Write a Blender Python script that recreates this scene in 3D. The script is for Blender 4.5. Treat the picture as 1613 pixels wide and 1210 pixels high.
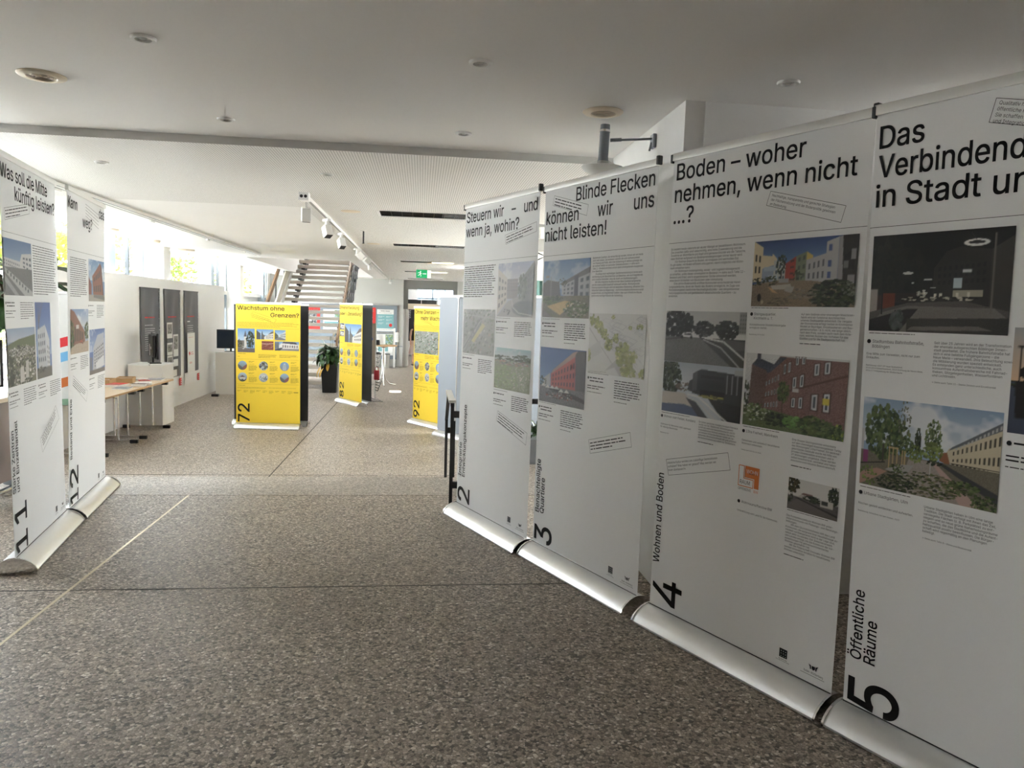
import bpy, bmesh, math, random, os
import numpy as np
from mathutils import Matrix, Vector

# ---------------------------------------------------------------- clear
for o in list(bpy.data.objects):
    bpy.data.objects.remove(o, do_unlink=True)
SC = bpy.context.scene
COL = SC.collection
R = math.radians

# ---------------------------------------------------------------- camera
FPX, EYE = 1190.0, 1.44
yaw, pitch, roll = R(6.965), R(-5.328), R(1.716)
fw = Vector((math.sin(yaw) * math.cos(pitch), math.cos(yaw) * math.cos(pitch), math.sin(pitch)))
rt = Vector((math.cos(yaw), -math.sin(yaw), 0))
up = rt.cross(fw)
r2 = rt * math.cos(roll) + up * math.sin(roll)
u2 = up * math.cos(roll) - rt * math.sin(roll)
cam_data = bpy.data.cameras.new('camera')
cam = bpy.data.objects.new('camera', cam_data)
COL.objects.link(cam)
cam_data.sensor_fit = 'HORIZONTAL'
cam_data.sensor_width = 36.0
cam_data.lens = FPX * 36.0 / 1613.0
cam_data.clip_start, cam_data.clip_end = 0.05, 300
cam.matrix_world = Matrix(((r2.x, u2.x, -fw.x, 0), (r2.y, u2.y, -fw.y, 0), (r2.z, u2.z, -fw.z, EYE), (0, 0, 0, 1)))
SC.camera = cam

# ---------------------------------------------------------------- world, sun, exposure
W = bpy.data.worlds.new('sky')
SC.world = W
W.use_nodes = True
nt = W.node_tree
bg = nt.nodes['Background']
tc = nt.nodes.new('ShaderNodeTexCoord')
sx = nt.nodes.new('ShaderNodeSeparateXYZ')
cr = nt.nodes.new('ShaderNodeValToRGB')
nt.links.new(tc.outputs['Generated'], sx.inputs[0])
nt.links.new(sx.outputs['Z'], cr.inputs[0])
cr.color_ramp.elements[0].position = 0.0
cr.color_ramp.elements[0].color = (0.97, 0.98, 1.0, 1)
cr.color_ramp.elements[1].position = 0.6
cr.color_ramp.elements[1].color = (0.84, 0.91, 1.0, 1)
nt.links.new(cr.outputs[0], bg.inputs[0])
bg.inputs[1].default_value = SKY_STRENGTH = 1.0

sun_d = bpy.data.lights.new('sun', 'SUN')
sun_d.energy = 2.6
sun_d.angle = R(0.6)
sun_d.color = (1.0, 0.95, 0.86)
sun = bpy.data.objects.new('sun', sun_d)
COL.objects.link(sun)
sun.rotation_euler = Vector((-0.62, 0.10, -0.78)).to_track_quat('-Z', 'Y').to_euler()

SC.view_settings.view_transform = 'Standard'
SC.view_settings.look = 'None'
SC.view_settings.gamma = 1.0
SC.view_settings.use_curve_mapping = False
SC.view_settings.exposure = 5.3
SC.cycles.use_denoising = True
SC.cycles.max_bounces = 10
SC.cycles.diffuse_bounces = 7
SC.cycles.glossy_bounces = 3
SC.cycles.transparent_max_bounces = 12
SC.cycles.sample_clamp_indirect = 8.0
SC.cycles.caustics_reflective = False
SC.cycles.caustics_refractive = False

def portal(name, loc, size, size_y, direction):
    d = bpy.data.lights.new(name, 'AREA')
    d.shape = 'RECTANGLE'
    d.size, d.size_y = size, size_y
    d.cycles.is_portal = True
    o = bpy.data.objects.new(name, d)
    COL.objects.link(o)
    o.location = loc
    o.rotation_euler = Vector(direction).to_track_quat('-Z', 'Z').to_euler()
    return o

# ---------------------------------------------------------------- helpers
def link(name, me, m, parent=None):
    o = bpy.data.objects.new(name, me)
    COL.objects.link(o)
    if m is not None and not isinstance(m, (list, tuple)):
        me.materials.append(m)
    elif m:
        for q in m:
            me.materials.append(q)
    if parent is not None:
        o.parent = parent
    return o

class MB:
    """collects shapes and links them as ONE mesh object"""
    def __init__(s):
        s.v, s.f, s.mi = [], [], []
    def add(s, vs, fs, mi=0, M=None):
        n = len(s.v)
        for p in vs:
            s.v.append(tuple(M @ Vector(p)) if M is not None else tuple(p))
        for f in fs:
            s.f.append(tuple(i + n for i in f))
            s.mi.append(mi)
        return s
    def box(s, x0, x1, y0, y1, z0, z1, mi=0, M=None):
        vs = [(x0, y0, z0), (x1, y0, z0), (x1, y1, z0), (x0, y1, z0), (x0, y0, z1), (x1, y0, z1), (x1, y1, z1), (x0, y1, z1)]
        fs = [(3, 2, 1, 0), (4, 5, 6, 7), (0, 1, 5, 4), (1, 2, 6, 5), (2, 3, 7, 6), (3, 0, 4, 7)]
        return s.add(vs, fs, mi, M)
    def bbox(s, x0, x1, y0, y1, z0, z1, b=0.004, mi=0, M=None):
        bm = bmesh.new()
        bmesh.ops.create_cube(bm, size=1)
        for v in bm.verts:
            v.co = Vector((x0 + (v.co.x + .5) * (x1 - x0), y0 + (v.co.y + .5) * (y1 - y0), z0 + (v.co.z + .5) * (z1 - z0)))
        bmesh.ops.bevel(bm, geom=bm.edges[:], offset=b, segments=2, affect='EDGES', profile=.5)
        bm.verts.index_update()
        s.add([v.co[:] for v in bm.verts], [[v.index for v in f.verts] for f in bm.faces], mi, M)
        bm.free()
        return s
    def cyl(s, p0, p1, r0, r1=None, n=16, mi=0, caps=True, M=None):
        r1 = r0 if r1 is None else r1
        p0, p1 = Vector(p0), Vector(p1)
        a = (p1 - p0).normalized()
        t = Vector((0, 0, 1)) if abs(a.z) < .9 else Vector((1, 0, 0))
        u = a.cross(t).normalized(); w = a.cross(u)
        vs = []
        for p, r in ((p0, r0), (p1, r1)):
            for i in range(n):
                q = 2 * math.pi * i / n
                vs.append(tuple(p + u * (r * math.cos(q)) + w * (r * math.sin(q))))
        fs = [(i, (i + 1) % n, n + (i + 1) % n, n + i) for i in range(n)]
        if caps:
            fs += [tuple(range(n - 1, -1, -1)), tuple(range(n, 2 * n))]
        return s.add(vs, fs, mi, M)
    def tube(s, pts, r, n=10, mi=0, M=None):
        pts = [Vector(p) for p in pts]
        vs, fs = [], []
        prev = None
        for k, p in enumerate(pts):
            a = (pts[min(k + 1, len(pts) - 1)] - pts[max(k - 1, 0)]).normalized()
            if prev is None:
                t = Vector((0, 0, 1)) if abs(a.z) < .9 else Vector((1, 0, 0))
                u = a.cross(t).normalized()
            else:
                u = (prev - a * prev.dot(a)).normalized()
            prev = u
            w = a.cross(u)
            rr = r[k] if isinstance(r, (list, tuple)) else r
            for i in range(n):
                q = 2 * math.pi * i / n
                vs.append(tuple(p + u * (rr * math.cos(q)) + w * (rr * math.sin(q))))
        for k in range(len(pts) - 1):
            for i in range(n):
                fs.append((k * n + i, k * n + (i + 1) % n, (k + 1) * n + (i + 1) % n, (k + 1) * n + i))
        e = (len(pts) - 1) * n
        fs += [tuple(range(n - 1, -1, -1)), tuple(range(e, e + n))]
        return s.add(vs, fs, mi, M)
    def lathe(s, prof, n=24, mi=0, M=None):
        vs, fs = [], []
        for (r, z) in prof:
            for i in range(n):
                q = 2 * math.pi * i / n
                vs.append((r * math.cos(q), r * math.sin(q), z))
        for k in range(len(prof) - 1):
            for i in range(n):
                fs.append((k * n + i, k * n + (i + 1) % n, (k + 1) * n + (i + 1) % n, (k + 1) * n + i))
        return s.add(vs, fs, mi, M)
    def prism_x(s, prof, x0, x1, mi=0, M=None):
        """profile of (y, z) points extruded along x"""
        n = len(prof)
        vs = [(x0, y, z) for y, z in prof] + [(x1, y, z) for y, z in prof]
        fs = [(i, (i + 1) % n, n + (i + 1) % n, n + i) for i in range(n)]
        fs += [tuple(range(n - 1, -1, -1)), tuple(range(n, 2 * n))]
        return s.add(vs, fs, mi, M)
    def quad(s, a, b, c, d, mi=0, M=None):
        return s.add([a, b, c, d], [(0, 1, 2, 3)], mi, M)
    def build(s, name, m, parent=None, smooth=None, loc=None, rot=None):
        me = bpy.data.meshes.new(name)
        me.from_pydata(s.v, [], s.f)
        if isinstance(m, (list, tuple)):
            me.polygons.foreach_set('material_index', s.mi)
        me.validate()
        if smooth:
            me.polygons.foreach_set('use_smooth', [True] * len(me.polygons))
            me.set_sharp_from_angle(angle=R(smooth))
        o = link(name, me, m, parent)
        if loc is not None: o.location = loc
        if rot is not None: o.rotation_euler = rot
        return o

def tag(o, label, cat, group=None, kind=None):
    o['label'] = label
    o['category'] = cat
    if group: o['group'] = group
    if kind: o['kind'] = kind
    return o

def thing(name, label, cat, loc=(0, 0, 0), rz=0.0, group=None):
    o = bpy.data.objects.new(name, None)
    COL.objects.link(o)
    o.empty_display_size = .1
    o.location = loc
    o.rotation_euler = (0, 0, rz)
    return tag(o, label, cat, group)

def struct(o):
    o['kind'] = 'structure'
    return o

def copy_thing(root, loc, rz, label, group=None):
    r = root.copy(); COL.objects.link(r)
    r.location = loc; r.rotation_euler = (0, 0, rz)
    r['label'] = label
    if group: r['group'] = group
    for ch in list(root.children):
        c = ch.copy(); COL.objects.link(c); c.parent = r
        for g in list(ch.children):
            d = g.copy(); COL.objects.link(d); d.parent = c
    return r

def T(x, y, z): return Matrix.Translation((x, y, z))
def RZ(a): return Matrix.Rotation(a, 4, 'Z')
def RX(a): return Matrix.Rotation(a, 4, 'X')
def RY(a): return Matrix.Rotation(a, 4, 'Y')

# ---------------------------------------------------------------- materials
def lin(c):
    return tuple((v / 12.92 if v <= .04045 else ((v + .055) / 1.055) ** 2.4) for v in c)

def mat(name, col, rough=.5, metal=0.0, spec=.5, var=0.0, scale=8.0, bump=0.0, emit=None, trans=None):
    m = bpy.data.materials.new(name)
    m.use_nodes = True
    n = m.node_tree.nodes; l = m.node_tree.links
    b = n['Principled BSDF']
    b.inputs['Base Color'].default_value = (*col, 1)
    b.inputs['Roughness'].default_value = rough
    b.inputs['Metallic'].default_value = metal
    b.inputs['Specular IOR Level'].default_value = spec
    if var or bump:
        t = n.new('ShaderNodeTexCoord'); z = n.new('ShaderNodeTexNoise')
        z.inputs['Scale'].default_value = scale; z.inputs['Detail'].default_value = 4
        l.new(t.outputs['Object'], z.inputs['Vector'])
        if var:
            mx = n.new('ShaderNodeMix'); mx.data_type = 'RGBA'
            mx.inputs[6].default_value = (*[c * (1 - var) for c in col], 1)
            mx.inputs[7].default_value = (*[min(1, c * (1 + var)) for c in col], 1)
            l.new(z.outputs[0], mx.inputs[0]); l.new(mx.outputs[2], b.inputs['Base Color'])
        if bump:
            bp = n.new('ShaderNodeBump'); bp.inputs['Strength'].default_value = bump; bp.inputs['Distance'].default_value = .01
            l.new(z.outputs[0], bp.inputs['Height']); l.new(bp.outputs[0], b.inputs['Normal'])
    if emit:
        b.inputs['Emission Color'].default_value = (*emit[0], 1)
        b.inputs['Emission Strength'].default_value = emit[1]
    return m

M = {}
M['plaster'] = mat('white plaster', (.80, .785, .76), .85, var=.02, scale=3, bump=.02)
M['ceil'] = mat('smooth ceiling paint', (.87, .86, .845), .9, var=.025, scale=1.3)
M['grayfascia'] = mat('grey fascia paint', (.74, .735, .72), .8)
M['white'] = mat('white lacquer', (.80, .80, .78), .45)
M['cream'] = mat('cream lacquer', (.72, .69, .60), .5)
M['plinth'] = mat('cream painted board', (.76, .735, .69), .6, var=.02, scale=5)
M['part'] = mat('white painted panel', (.79, .785, .77), .7, var=.015, scale=4)
M['concrete'] = mat('white painted concrete', (.84, .84, .83), .85, var=.05, scale=6, bump=.15)
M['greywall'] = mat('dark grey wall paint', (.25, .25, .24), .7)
M['vinyl'] = mat('white banner vinyl', (.80, .805, .80), .55, spec=.35, var=.012, scale=2)
M['vinylback'] = mat('pale blue grey banner back', (.31, .345, .385), .5, var=.02, scale=2)
M['yellow'] = mat('yellow banner vinyl', (.90, .64, .05), .5, spec=.35, var=.015, scale=2)
M['darkvinyl'] = mat('dark grey banner back', (.035, .035, .036), .45)
M['alu'] = mat('brushed aluminium', (.80, .80, .79), .34, metal=.85, var=.03, scale=30)
M['aluw'] = mat('pale anodised aluminium', (.82, .81, .78), .42, metal=.55)
M['chrome'] = mat('chrome', (.78, .78, .78), .12, metal=1.0)
M['steel'] = mat('satin steel', (.55, .54, .52), .3, metal=1.0)
M['black'] = mat('black plastic', (.012, .012, .013), .4)
M['blackmetal'] = mat('black painted steel', (.013, .013, .014), .42)
M['ink'] = mat('black print', (.012, .012, .013), .55, spec=.3)
M['greyink'] = mat('grey print', (.17, .17, .17), .6, spec=.3)
M['yink'] = mat('brown print on yellow', (.30, .19, .02), .6, spec=.3)
M['paleink'] = mat('white print', (.75, .75, .75), .6)
M['redink'] = mat('red print', (.62, .035, .03), .6)
M['orange'] = mat('orange print', (.62, .17, .035), .6)
M['paper'] = mat('white paper', (.78, .78, .76), .7)
M['wood'] = mat('beech edge', (.56, .36, .19), .5, var=.12, scale=14)
M['brownwood'] = mat('brown wooden handrail', (.30, .18, .10), .45, var=.12, scale=12)
M['desk'] = mat('brown desk panel', (.20, .15, .125), .5, var=.05, scale=6)
M['card'] = mat('brown cardboard', (.50, .33, .17), .8, var=.05, scale=12)
M['red'] = mat('red plastic', (.65, .02, .03), .4)
M['redcloth'] = mat('red cloth', (.55, .05, .07), .8)
M['blue'] = mat('blue plastic', (.05, .16, .62), .4)
M['beige'] = mat('beige painted metal', (.78, .68, .54), .5)
M['beigegrill'] = mat('beige speaker grille', (.52, .45, .36), .6)
M['tread'] = mat('terrazzo stair tread', (.46, .42, .365), .7, var=.12, scale=60)
M['board'] = mat('blue grey display board', (.21, .25, .29), .7)
M['leaf'] = mat('dark green leaf', (.035, .085, .022), .35, var=.35, scale=9)
M['leafy'] = mat('yellowed leaf', (.60, .33, .03), .45)
M['petal'] = mat('white flower', (.8, .8, .72), .5)
M['stem'] = mat('green stem', (.07, .12, .03), .5)
M['soil'] = mat('potting soil', (.03, .022, .016), .9)
M['greypot'] = mat('grey planter', (.24, .26, .29), .5)
M['screen'] = mat('dark glass screen', (.012, .018, .03), .08)
M['frame'] = mat('blue grey window frame', (.30, .36, .42), .45)
M['darkframe'] = mat('dark window bar', (.07, .08, .09), .45)
M['skin'] = mat('skin', (.48, .28, .20), .55)
M['hair'] = mat('dark brown hair', (.05, .03, .02), .5)
M['blackcloth'] = mat('black knit', (.012, .012, .014), .8)
M['pinkcloth'] = mat('pale pink cotton', (.62, .49, .46), .8)
M['curtain'] = mat('dark teal curtain', (.10, .19, .175), .8)
M['green'] = mat('exit sign green', (0.0, .30, .10), .5, emit=((0.0, .42, .13), .012))
M['signwhite'] = mat('exit sign white', (.8, .85, .8), .5, emit=((.8, .9, .8), .012))
M['tube'] = mat('warm lit tube', (.9, .8, .5), .5, emit=((1.0, .80, .36), 1.2))
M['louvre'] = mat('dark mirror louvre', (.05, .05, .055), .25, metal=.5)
M['louvrelit'] = mat('louvre with painted reflection', (.72, .74, .76), .2, metal=.8)  # light copy of the louvre metal, reflection put into its colour
M['rubber'] = mat('black rubber', (.01, .01, .01), .7)
M['joint'] = mat('brass joint strip', (.62, .54, .38), .35, metal=.9)
M['jointdark'] = mat('dark joint filler', (.07, .062, .055), .8)
M['bark'] = mat('tree bark', (.10, .075, .05), .9, var=.3, scale=10)
M['grass'] = mat('pale paving outside', (.46, .45, .425), .9, var=.3, scale=2)
M['facade'] = mat('pale neighbouring facade', (.55, .54, .52), .8, var=.05, scale=1)
M['shade'] = mat('blue grey sky blocker', (.10, .135, .17), .8, var=.06, scale=1)
M['dimwall'] = mat('dimmed unseen wall', (.46, .43, .39), .6, var=.06, scale=6)  # unseen walls, darkened to cut bounced light
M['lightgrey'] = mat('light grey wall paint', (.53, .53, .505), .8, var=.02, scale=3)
M['lens'] = mat('lamp lens', (.55, .55, .52), .15)

def glass_mat():
    m = bpy.data.materials.new('window glass'); m.use_nodes = True
    n = m.node_tree.nodes; l = m.node_tree.links
    n.clear()
    out = n.new('ShaderNodeOutputMaterial'); mx = n.new('ShaderNodeMixShader')
    tr = n.new('ShaderNodeBsdfTransparent'); gl = n.new('ShaderNodeBsdfGlossy')
    lw = n.new('ShaderNodeLayerWeight'); lw.inputs[0].default_value = .5
    pw = n.new('ShaderNodeMath'); pw.operation = 'POWER'; pw.inputs[1].default_value = 6
    fr = n.new('ShaderNodeMapRange'); fr.inputs[3].default_value = .03; fr.inputs[4].default_value = .45
    l.new(lw.outputs['Facing'], pw.inputs[0]); l.new(pw.outputs[0], fr.inputs[0])
    tr.inputs[0].default_value = (.97, .98, .975, 1); gl.inputs['Roughness'].default_value = .02
    l.new(fr.outputs[0], mx.inputs[0]); l.new(tr.outputs[0], mx.inputs[1]); l.new(gl.outputs[0], mx.inputs[2])
    l.new(mx.outputs[0], out.inputs[0])
    return m
M['glass'] = glass_mat()

def floor_mat(name, base, dark, light, rough):
    """washed aggregate: pebbles a few millimetres across"""
    m = bpy.data.materials.new(name); m.use_nodes = True
    n = m.node_tree.nodes; l = m.node_tree.links
    b = n['Principled BSDF']
    t = n.new('ShaderNodeTexCoord')
    v = n.new('ShaderNodeTexVoronoi'); v.inputs['Scale'].default_value = 88
    l.new(t.outputs['Object'], v.inputs['Vector'])
    s = n.new('ShaderNodeSeparateColor'); l.new(v.outputs['Color'], s.inputs[0])
    r = n.new('ShaderNodeValToRGB'); e = r.color_ramp.elements
    e[0].position = 0; e[0].color = (*dark, 1)
    e[1].position = 1; e[1].color = (*light, 1)
    for p, c in ((.35, [q * .8 for q in base]), (.6, base), (.88, [q * 1.35 for q in base])):
        k = e.new(p); k.color = (*c, 1)
    l.new(s.outputs[0], r.inputs[0])
    z = n.new('ShaderNodeTexNoise'); z.inputs['Scale'].default_value = .8; z.inputs['Detail'].default_value = 5
    l.new(t.outputs['Object'], z.inputs['Vector'])
    mr = n.new('ShaderNodeMapRange'); mr.inputs[3].default_value = .85; mr.inputs[4].default_value = 1.15
    l.new(z.outputs[0], mr.inputs[0])
    mu = n.new('ShaderNodeMix'); mu.data_type = 'RGBA'; mu.blend_type = 'MULTIPLY'; mu.inputs[0].default_value = 1
    l.new(r.outputs[0], mu.inputs[6]); l.new(mr.outputs[0], mu.inputs[7])
    # mortar between pebbles
    v2 = n.new('ShaderNodeTexVoronoi'); v2.feature = 'DISTANCE_TO_EDGE'; v2.inputs['Scale'].default_value = 88
    l.new(t.outputs['Object'], v2.inputs['Vector'])
    mm = n.new('ShaderNodeMapRange'); mm.inputs[1].default_value = 0; mm.inputs[2].default_value = .12
    mm.inputs[3].default_value = .45; mm.inputs[4].default_value = 1
    l.new(v2.outputs['Distance'], mm.inputs[0])
    m2 = n.new('ShaderNodeMix'); m2.data_type = 'RGBA'; m2.blend_type = 'MULTIPLY'; m2.inputs[0].default_value = 1
    l.new(mu.outputs[2], m2.inputs[6]); l.new(mm.outputs[0], m2.inputs[7])
    l.new(m2.outputs[2], b.inputs['Base Color'])
    bp = n.new('ShaderNodeBump'); bp.inputs['Strength'].default_value = .5; bp.inputs['Distance'].default_value = .003
    l.new(v2.outputs['Distance'], bp.inputs['Height']); l.new(bp.outputs[0], b.inputs['Normal'])
    b.inputs['Roughness'].default_value = rough
    b.inputs['Specular IOR Level'].default_value = .45
    return m
M['floor'] = floor_mat('washed aggregate floor', (.40, .335, .268), (.08, .066, .055), (.80, .74, .65), .45)
M['floorband'] = floor_mat('ground aggregate border', (.43, .38, .32), (.22, .19, .16), (.68, .63, .56), .42)

def perf_mat():
    m = bpy.data.materials.new('perforated ceiling panel'); m.use_nodes = True
    n = m.node_tree.nodes; l = m.node_tree.links
    b = n['Principled BSDF']; b.inputs['Roughness'].default_value = .85
    t = n.new('ShaderNodeTexCoord'); s = n.new('ShaderNodeSeparateXYZ'); l.new(t.outputs['Object'], s.inputs[0])
    def mth(op, a, bv=None):
        q = n.new('ShaderNodeMath'); q.operation = op
        for i, x in enumerate((a, bv)):
            if x is None: continue
            if isinstance(x, (int, float)): q.inputs[i].default_value = x
            else: l.new(x, q.inputs[i])
        return q.outputs[0]
    d = []
    for ax in ('X', 'Y'):
        f = mth('SUBTRACT', mth('FRACT', mth('DIVIDE', s.outputs[ax], .0185)), .5)
        d.append(mth('MULTIPLY', f, f))
    hole = mth('LESS_THAN', mth('ADD', d[0], d[1]), .062)
    mx = n.new('ShaderNodeMix'); mx.data_type = 'RGBA'
    mx.inputs[6].default_value = (.87, .86, .84, 1); mx.inputs[7].default_value = (.30, .29, .28, 1)
    l.new(hole, mx.inputs[0]); l.new(mx.outputs[2], b.inputs['Base Color'])
    return m
M['perf'] = perf_mat()

def photo_mat():
    m = bpy.data.materials.new('printed photograph'); m.use_nodes = True
    n = m.node_tree.nodes; l = m.node_tree.links
    b = n['Principled BSDF']; b.inputs['Roughness'].default_value = .5
    b.inputs['Specular IOR Level'].default_value = .35
    a = n.new('ShaderNodeVertexColor'); a.layer_name = 'print'
    l.new(a.outputs['Color'], b.inputs['Base Color'])
    return m
M['photo'] = photo_mat()

def leaf_mat(name, c0, c1, tw):
    m = bpy.data.materials.new(name); m.use_nodes = True
    n = m.node_tree.nodes; l = m.node_tree.links
    n.clear()
    out = n.new('ShaderNodeOutputMaterial'); mx = n.new('ShaderNodeMixShader'); mx.inputs[0].default_value = tw
    d = n.new('ShaderNodeBsdfDiffuse'); tr = n.new('ShaderNodeBsdfTranslucent')
    t = n.new('ShaderNodeTexCoord'); z = n.new('ShaderNodeTexNoise'); z.inputs['Scale'].default_value = 1.6; z.inputs['Detail'].default_value = 6
    l.new(t.outputs['Object'], z.inputs['Vector'])
    r = n.new('ShaderNodeValToRGB'); r.color_ramp.elements[0].position = .35; r.color_ramp.elements[1].position = .68
    r.color_ramp.elements[0].color = (*c0, 1); r.color_ramp.elements[1].color = (*c1, 1)
    l.new(z.outputs[0], r.inputs[0]); l.new(r.outputs[0], d.inputs[0]); l.new(r.outputs[0], tr.inputs[0])
    l.new(d.outputs[0], mx.inputs[1]); l.new(tr.outputs[0], mx.inputs[2]); l.new(mx.outputs[0], out.inputs[0])
    return m
M['tree_a'] = leaf_mat('tree leaves fresh green', (.03, .075, .016), (.12, .155, .03), .4)
M['tree_b'] = leaf_mat('tree leaves yellow green', (.045, .09, .016), (.22, .205, .035), .4)
# ================================================================= THE SETTING
Z1, Z2, ZF = 2.50, 2.45, -0.45          # near ceiling, far ceiling, lower floor
XW, XC = -5.0, -4.6                     # window plane, column line
YS, YE = 6.5, 25.5                      # top of the steps, end wall

def cells(x0, x1, y0, y1, holes, keep=lambda x, y: True):
    xs = sorted({x0, x1, *[h[0] for h in holes], *[h[1] for h in holes]}); ys = sorted({y0, y1, *[h[2] for h in holes], *[h[3] for h in holes]})
    xs = [x for x in xs if x0 <= x <= x1]; ys = [y for y in ys if y0 <= y <= y1]
    out = []
    for a, b in zip(xs, xs[1:]):
        for c, d in zip(ys, ys[1:]):
            mx, my = (a + b) / 2, (c + d) / 2
            if any(h[0] < mx < h[1] and h[2] < my < h[3] for h in holes) or not keep(mx, my): continue
            out.append((a, b, c, d))
    return out

# floors, steps and joints
struct(MB().box(XW - .15, 4.6, -3.6, 5.85, -.8, 0).build('floor', M['floor']))
b = MB().box(XW - .15, 4.6, 5.862, YS, -.8, 0)
b.box(.42, 4.6, YS, 8.3, -.8, 0)
struct(b.build('floor_border', M['floorband']))
struct(MB().box(XW - .15, 4.6, 5.85, 5.862, -.8, -.002).build('floor_joint', M['jointdark']))
b = MB()
for i in range(2):
    b.box(XW - .15, .42, YS + .3 * i, YS + .3 * (i + 1), -.8, -.15 * (i + 1))
struct(b.build('floor_steps', M['floorband']))
struct(MB().box(XW - .15, 4.6, YS + .6, YE + .3, -.9, ZF).build('floor_lower', M['floor']))
struct(MB().box(-3, 3, YE + .3, 34.2, -.9, ZF).build('floor_corridor', M['floor']))
b = MB()
b.box(-1.727, -1.713, -3.6, 5.85, -.01, .0012)
struct(b.build('trim_1', M['joint']))
b = MB().box(XW, 4.5, 3.882, 3.892, -.01, .001)
struct(b.build('trim_2', M['jointdark']))
b = MB().box(-1.66, -1.645, YS + .6, YE, ZF - .01, ZF + .001).box(XW, .42, 8.62, 8.632, ZF - .01, ZF + .001)
struct(b.build('trim_3', M['jointdark']))

# ceilings
struct(MB().box(XC - .02, 4.6, -3.6, 5.08, Z1, 2.85).build('ceiling', M['ceil']))
struct(MB().box(XC - .02, 4.6, 5.08, 5.088, Z2, Z1).build('trim_4', M['grayfascia']))
SLOTY = [8.18, 12.0, 16.0, 20.0, 24.25]
SLOT = [(-.46, .66, y - .23, y + .23) for y in SLOTY]
HOLE = (-3.67, -1.54, 16.5, 24.6)
perf = lambda x, y: y < 8.0 or x > -1.2
hl = SLOT + [HOLE, (-1.2, -1.2, 8.0, 8.0), (1.6, 4.6, 13.1, YE + .31)]
b = MB()
for a in cells(XC - .02, 4.6, 5.088, YE + .31, hl, perf): b.box(*a, Z2, 2.85)
struct(b.build('ceiling_perforated', M['perf']))
b = MB()
for a in cells(XC - .02, 4.6, 5.088, YE + .31, hl, lambda x, y: not perf(x, y)): b.box(*a, Z2, 2.85)
struct(b.build('ceiling_smooth', M['ceil']))
struct(MB().box(XW - .2, XC - .02, -3.6, YE + .3, 2.72, 2.85).build('ceiling_niche', M['ceil']))
struct(MB().box(-3, 3, YE + .3, 34.2, Z2, 2.85).build('ceiling_corridor', M['ceil']))
# stair shaft up to an added, unseen rooflight, trimmed to set the stair light
b = MB()
b.box(HOLE[0] - .15, HOLE[0], HOLE[2] - .15, HOLE[3] + .15, 2.85, 5.6).box(HOLE[1], HOLE[1] + .15, HOLE[2] - .15, HOLE[3] + .15, 2.85, 5.6)
b.box(HOLE[0], HOLE[1], HOLE[2] - .15, HOLE[2], 2.85, 5.6).box(HOLE[0], HOLE[1], HOLE[3], HOLE[3] + .15, 3.2, 5.6)
struct(b.build('wall_shaft', M['plaster']))
struct(MB().box(HOLE[0] - .15, HOLE[1] + .15, HOLE[2] - .15, 24.1, 5.6, 5.8).box(HOLE[0] - .15, -3.1, 24.1, HOLE[3] + .15, 5.6, 5.8).build('ceiling_shaft', M['plaster']))
struct(MB().box(HOLE[0], HOLE[1], HOLE[3], YE, 2.86, 3.18).build('floor_landing', M['tread']))

# columns of the window wall, and the window bays between them
COLY = [-3.0, 2.75, 8.54, 14.33, 20.12]
for i, y in enumerate(COLY):
    struct(MB().box(-5.12, XC, y, y + .38, -.8, 2.74).build('wall_column', M['plaster']))
struct(MB().box(-5.2, -4.9, 25.1, 25.8, -.9, 2.85).build('wall_corner', M['plaster']))
ends = COLY[1:] + [25.1]
for i, y in enumerate(COLY):
    if i == 0:
        struct(MB().box(-5.12, -4.9, y, 5.1, -.8, 2.74).build('wall_left', M['dimwall'])); struct(MB().box(-5.10, -4.92, 5.1, ends[1], -.8, 1.05).build('wall_added_parapet_left', M['plaster'])); continue  # unseen bay closed and parapet added to limit near daylight
    y0, y1 = max(y + .38, 5.1), ends[i]
    zb = 0.0 if y1 < YS else ZF
    w = bpy.data.objects.new('window_%d' % (i + 1), None); COL.objects.link(w); w['kind'] = 'structure'
    b = MB()
    b.box(XW - .06, XW + .06, y0, y1, 2.64, 2.72).box(XW - .06, XW + .06, y0, y1, zb, zb + .10)
    b.box(XW - .06, XW + .06, y0, y0 + .07, zb, 2.72).box(XW - .06, XW + .06, y1 - .07, y1, zb, 2.72)
    m0 = y + 4.0
    b.box(XW - .10, XW + .16, m0, m0 + .26, zb, 2.72)
    b.build('window_frame', M['frame'], w)
    MB().box(XW - .03, XW + .03, y + 5.14, y + 5.20, zb, 2.72).build('window_bar', M['darkframe'], w)
    MB().box(XW - .07, XW + .09, y0 + .07, y1 - .07, 1.70, 1.79).build('window_transom', M['white'], w)
    b = MB()   # fixed sunshade slats outside the narrow light of each bay
    for k in range(13): b.box(XW - .42, XW - .12, m0 + .28, y1 - .02, zb + .35 + k * .20, zb + .40 + k * .20)
    b.box(XW - .30, XW - .26, m0 + .60, m0 + .64, zb, 2.9)
    b.build('window_sunshade', M['white'], w)
    if y > 5:   # grey spandrel boards and louvres under the transom
        MB().box(XW - .03, XW + .0, y0 + .07, y1 - .07, 1.36, 1.70).build('window_panel', M['concrete'], w)
        b = MB()
        for k in range(9): b.box(XW - .06, XW + .02, y0 + .07, y1 - .07, zb + .18 + k * .18, zb + .21 + k * .18)
        b.build('window_louvres', M['darkframe'], w)
    MB().box(XW - .006, XW + .006, y0 + .07, y1 - .07, zb + .1, 2.64).build('window_pane', M['glass'], w)
    portal('daylight portal left', (XW + .2, (y0 + y1) / 2, (zb + 2.7) / 2), y1 - y0, 2.7 - zb, (1, 0, 0))

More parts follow.
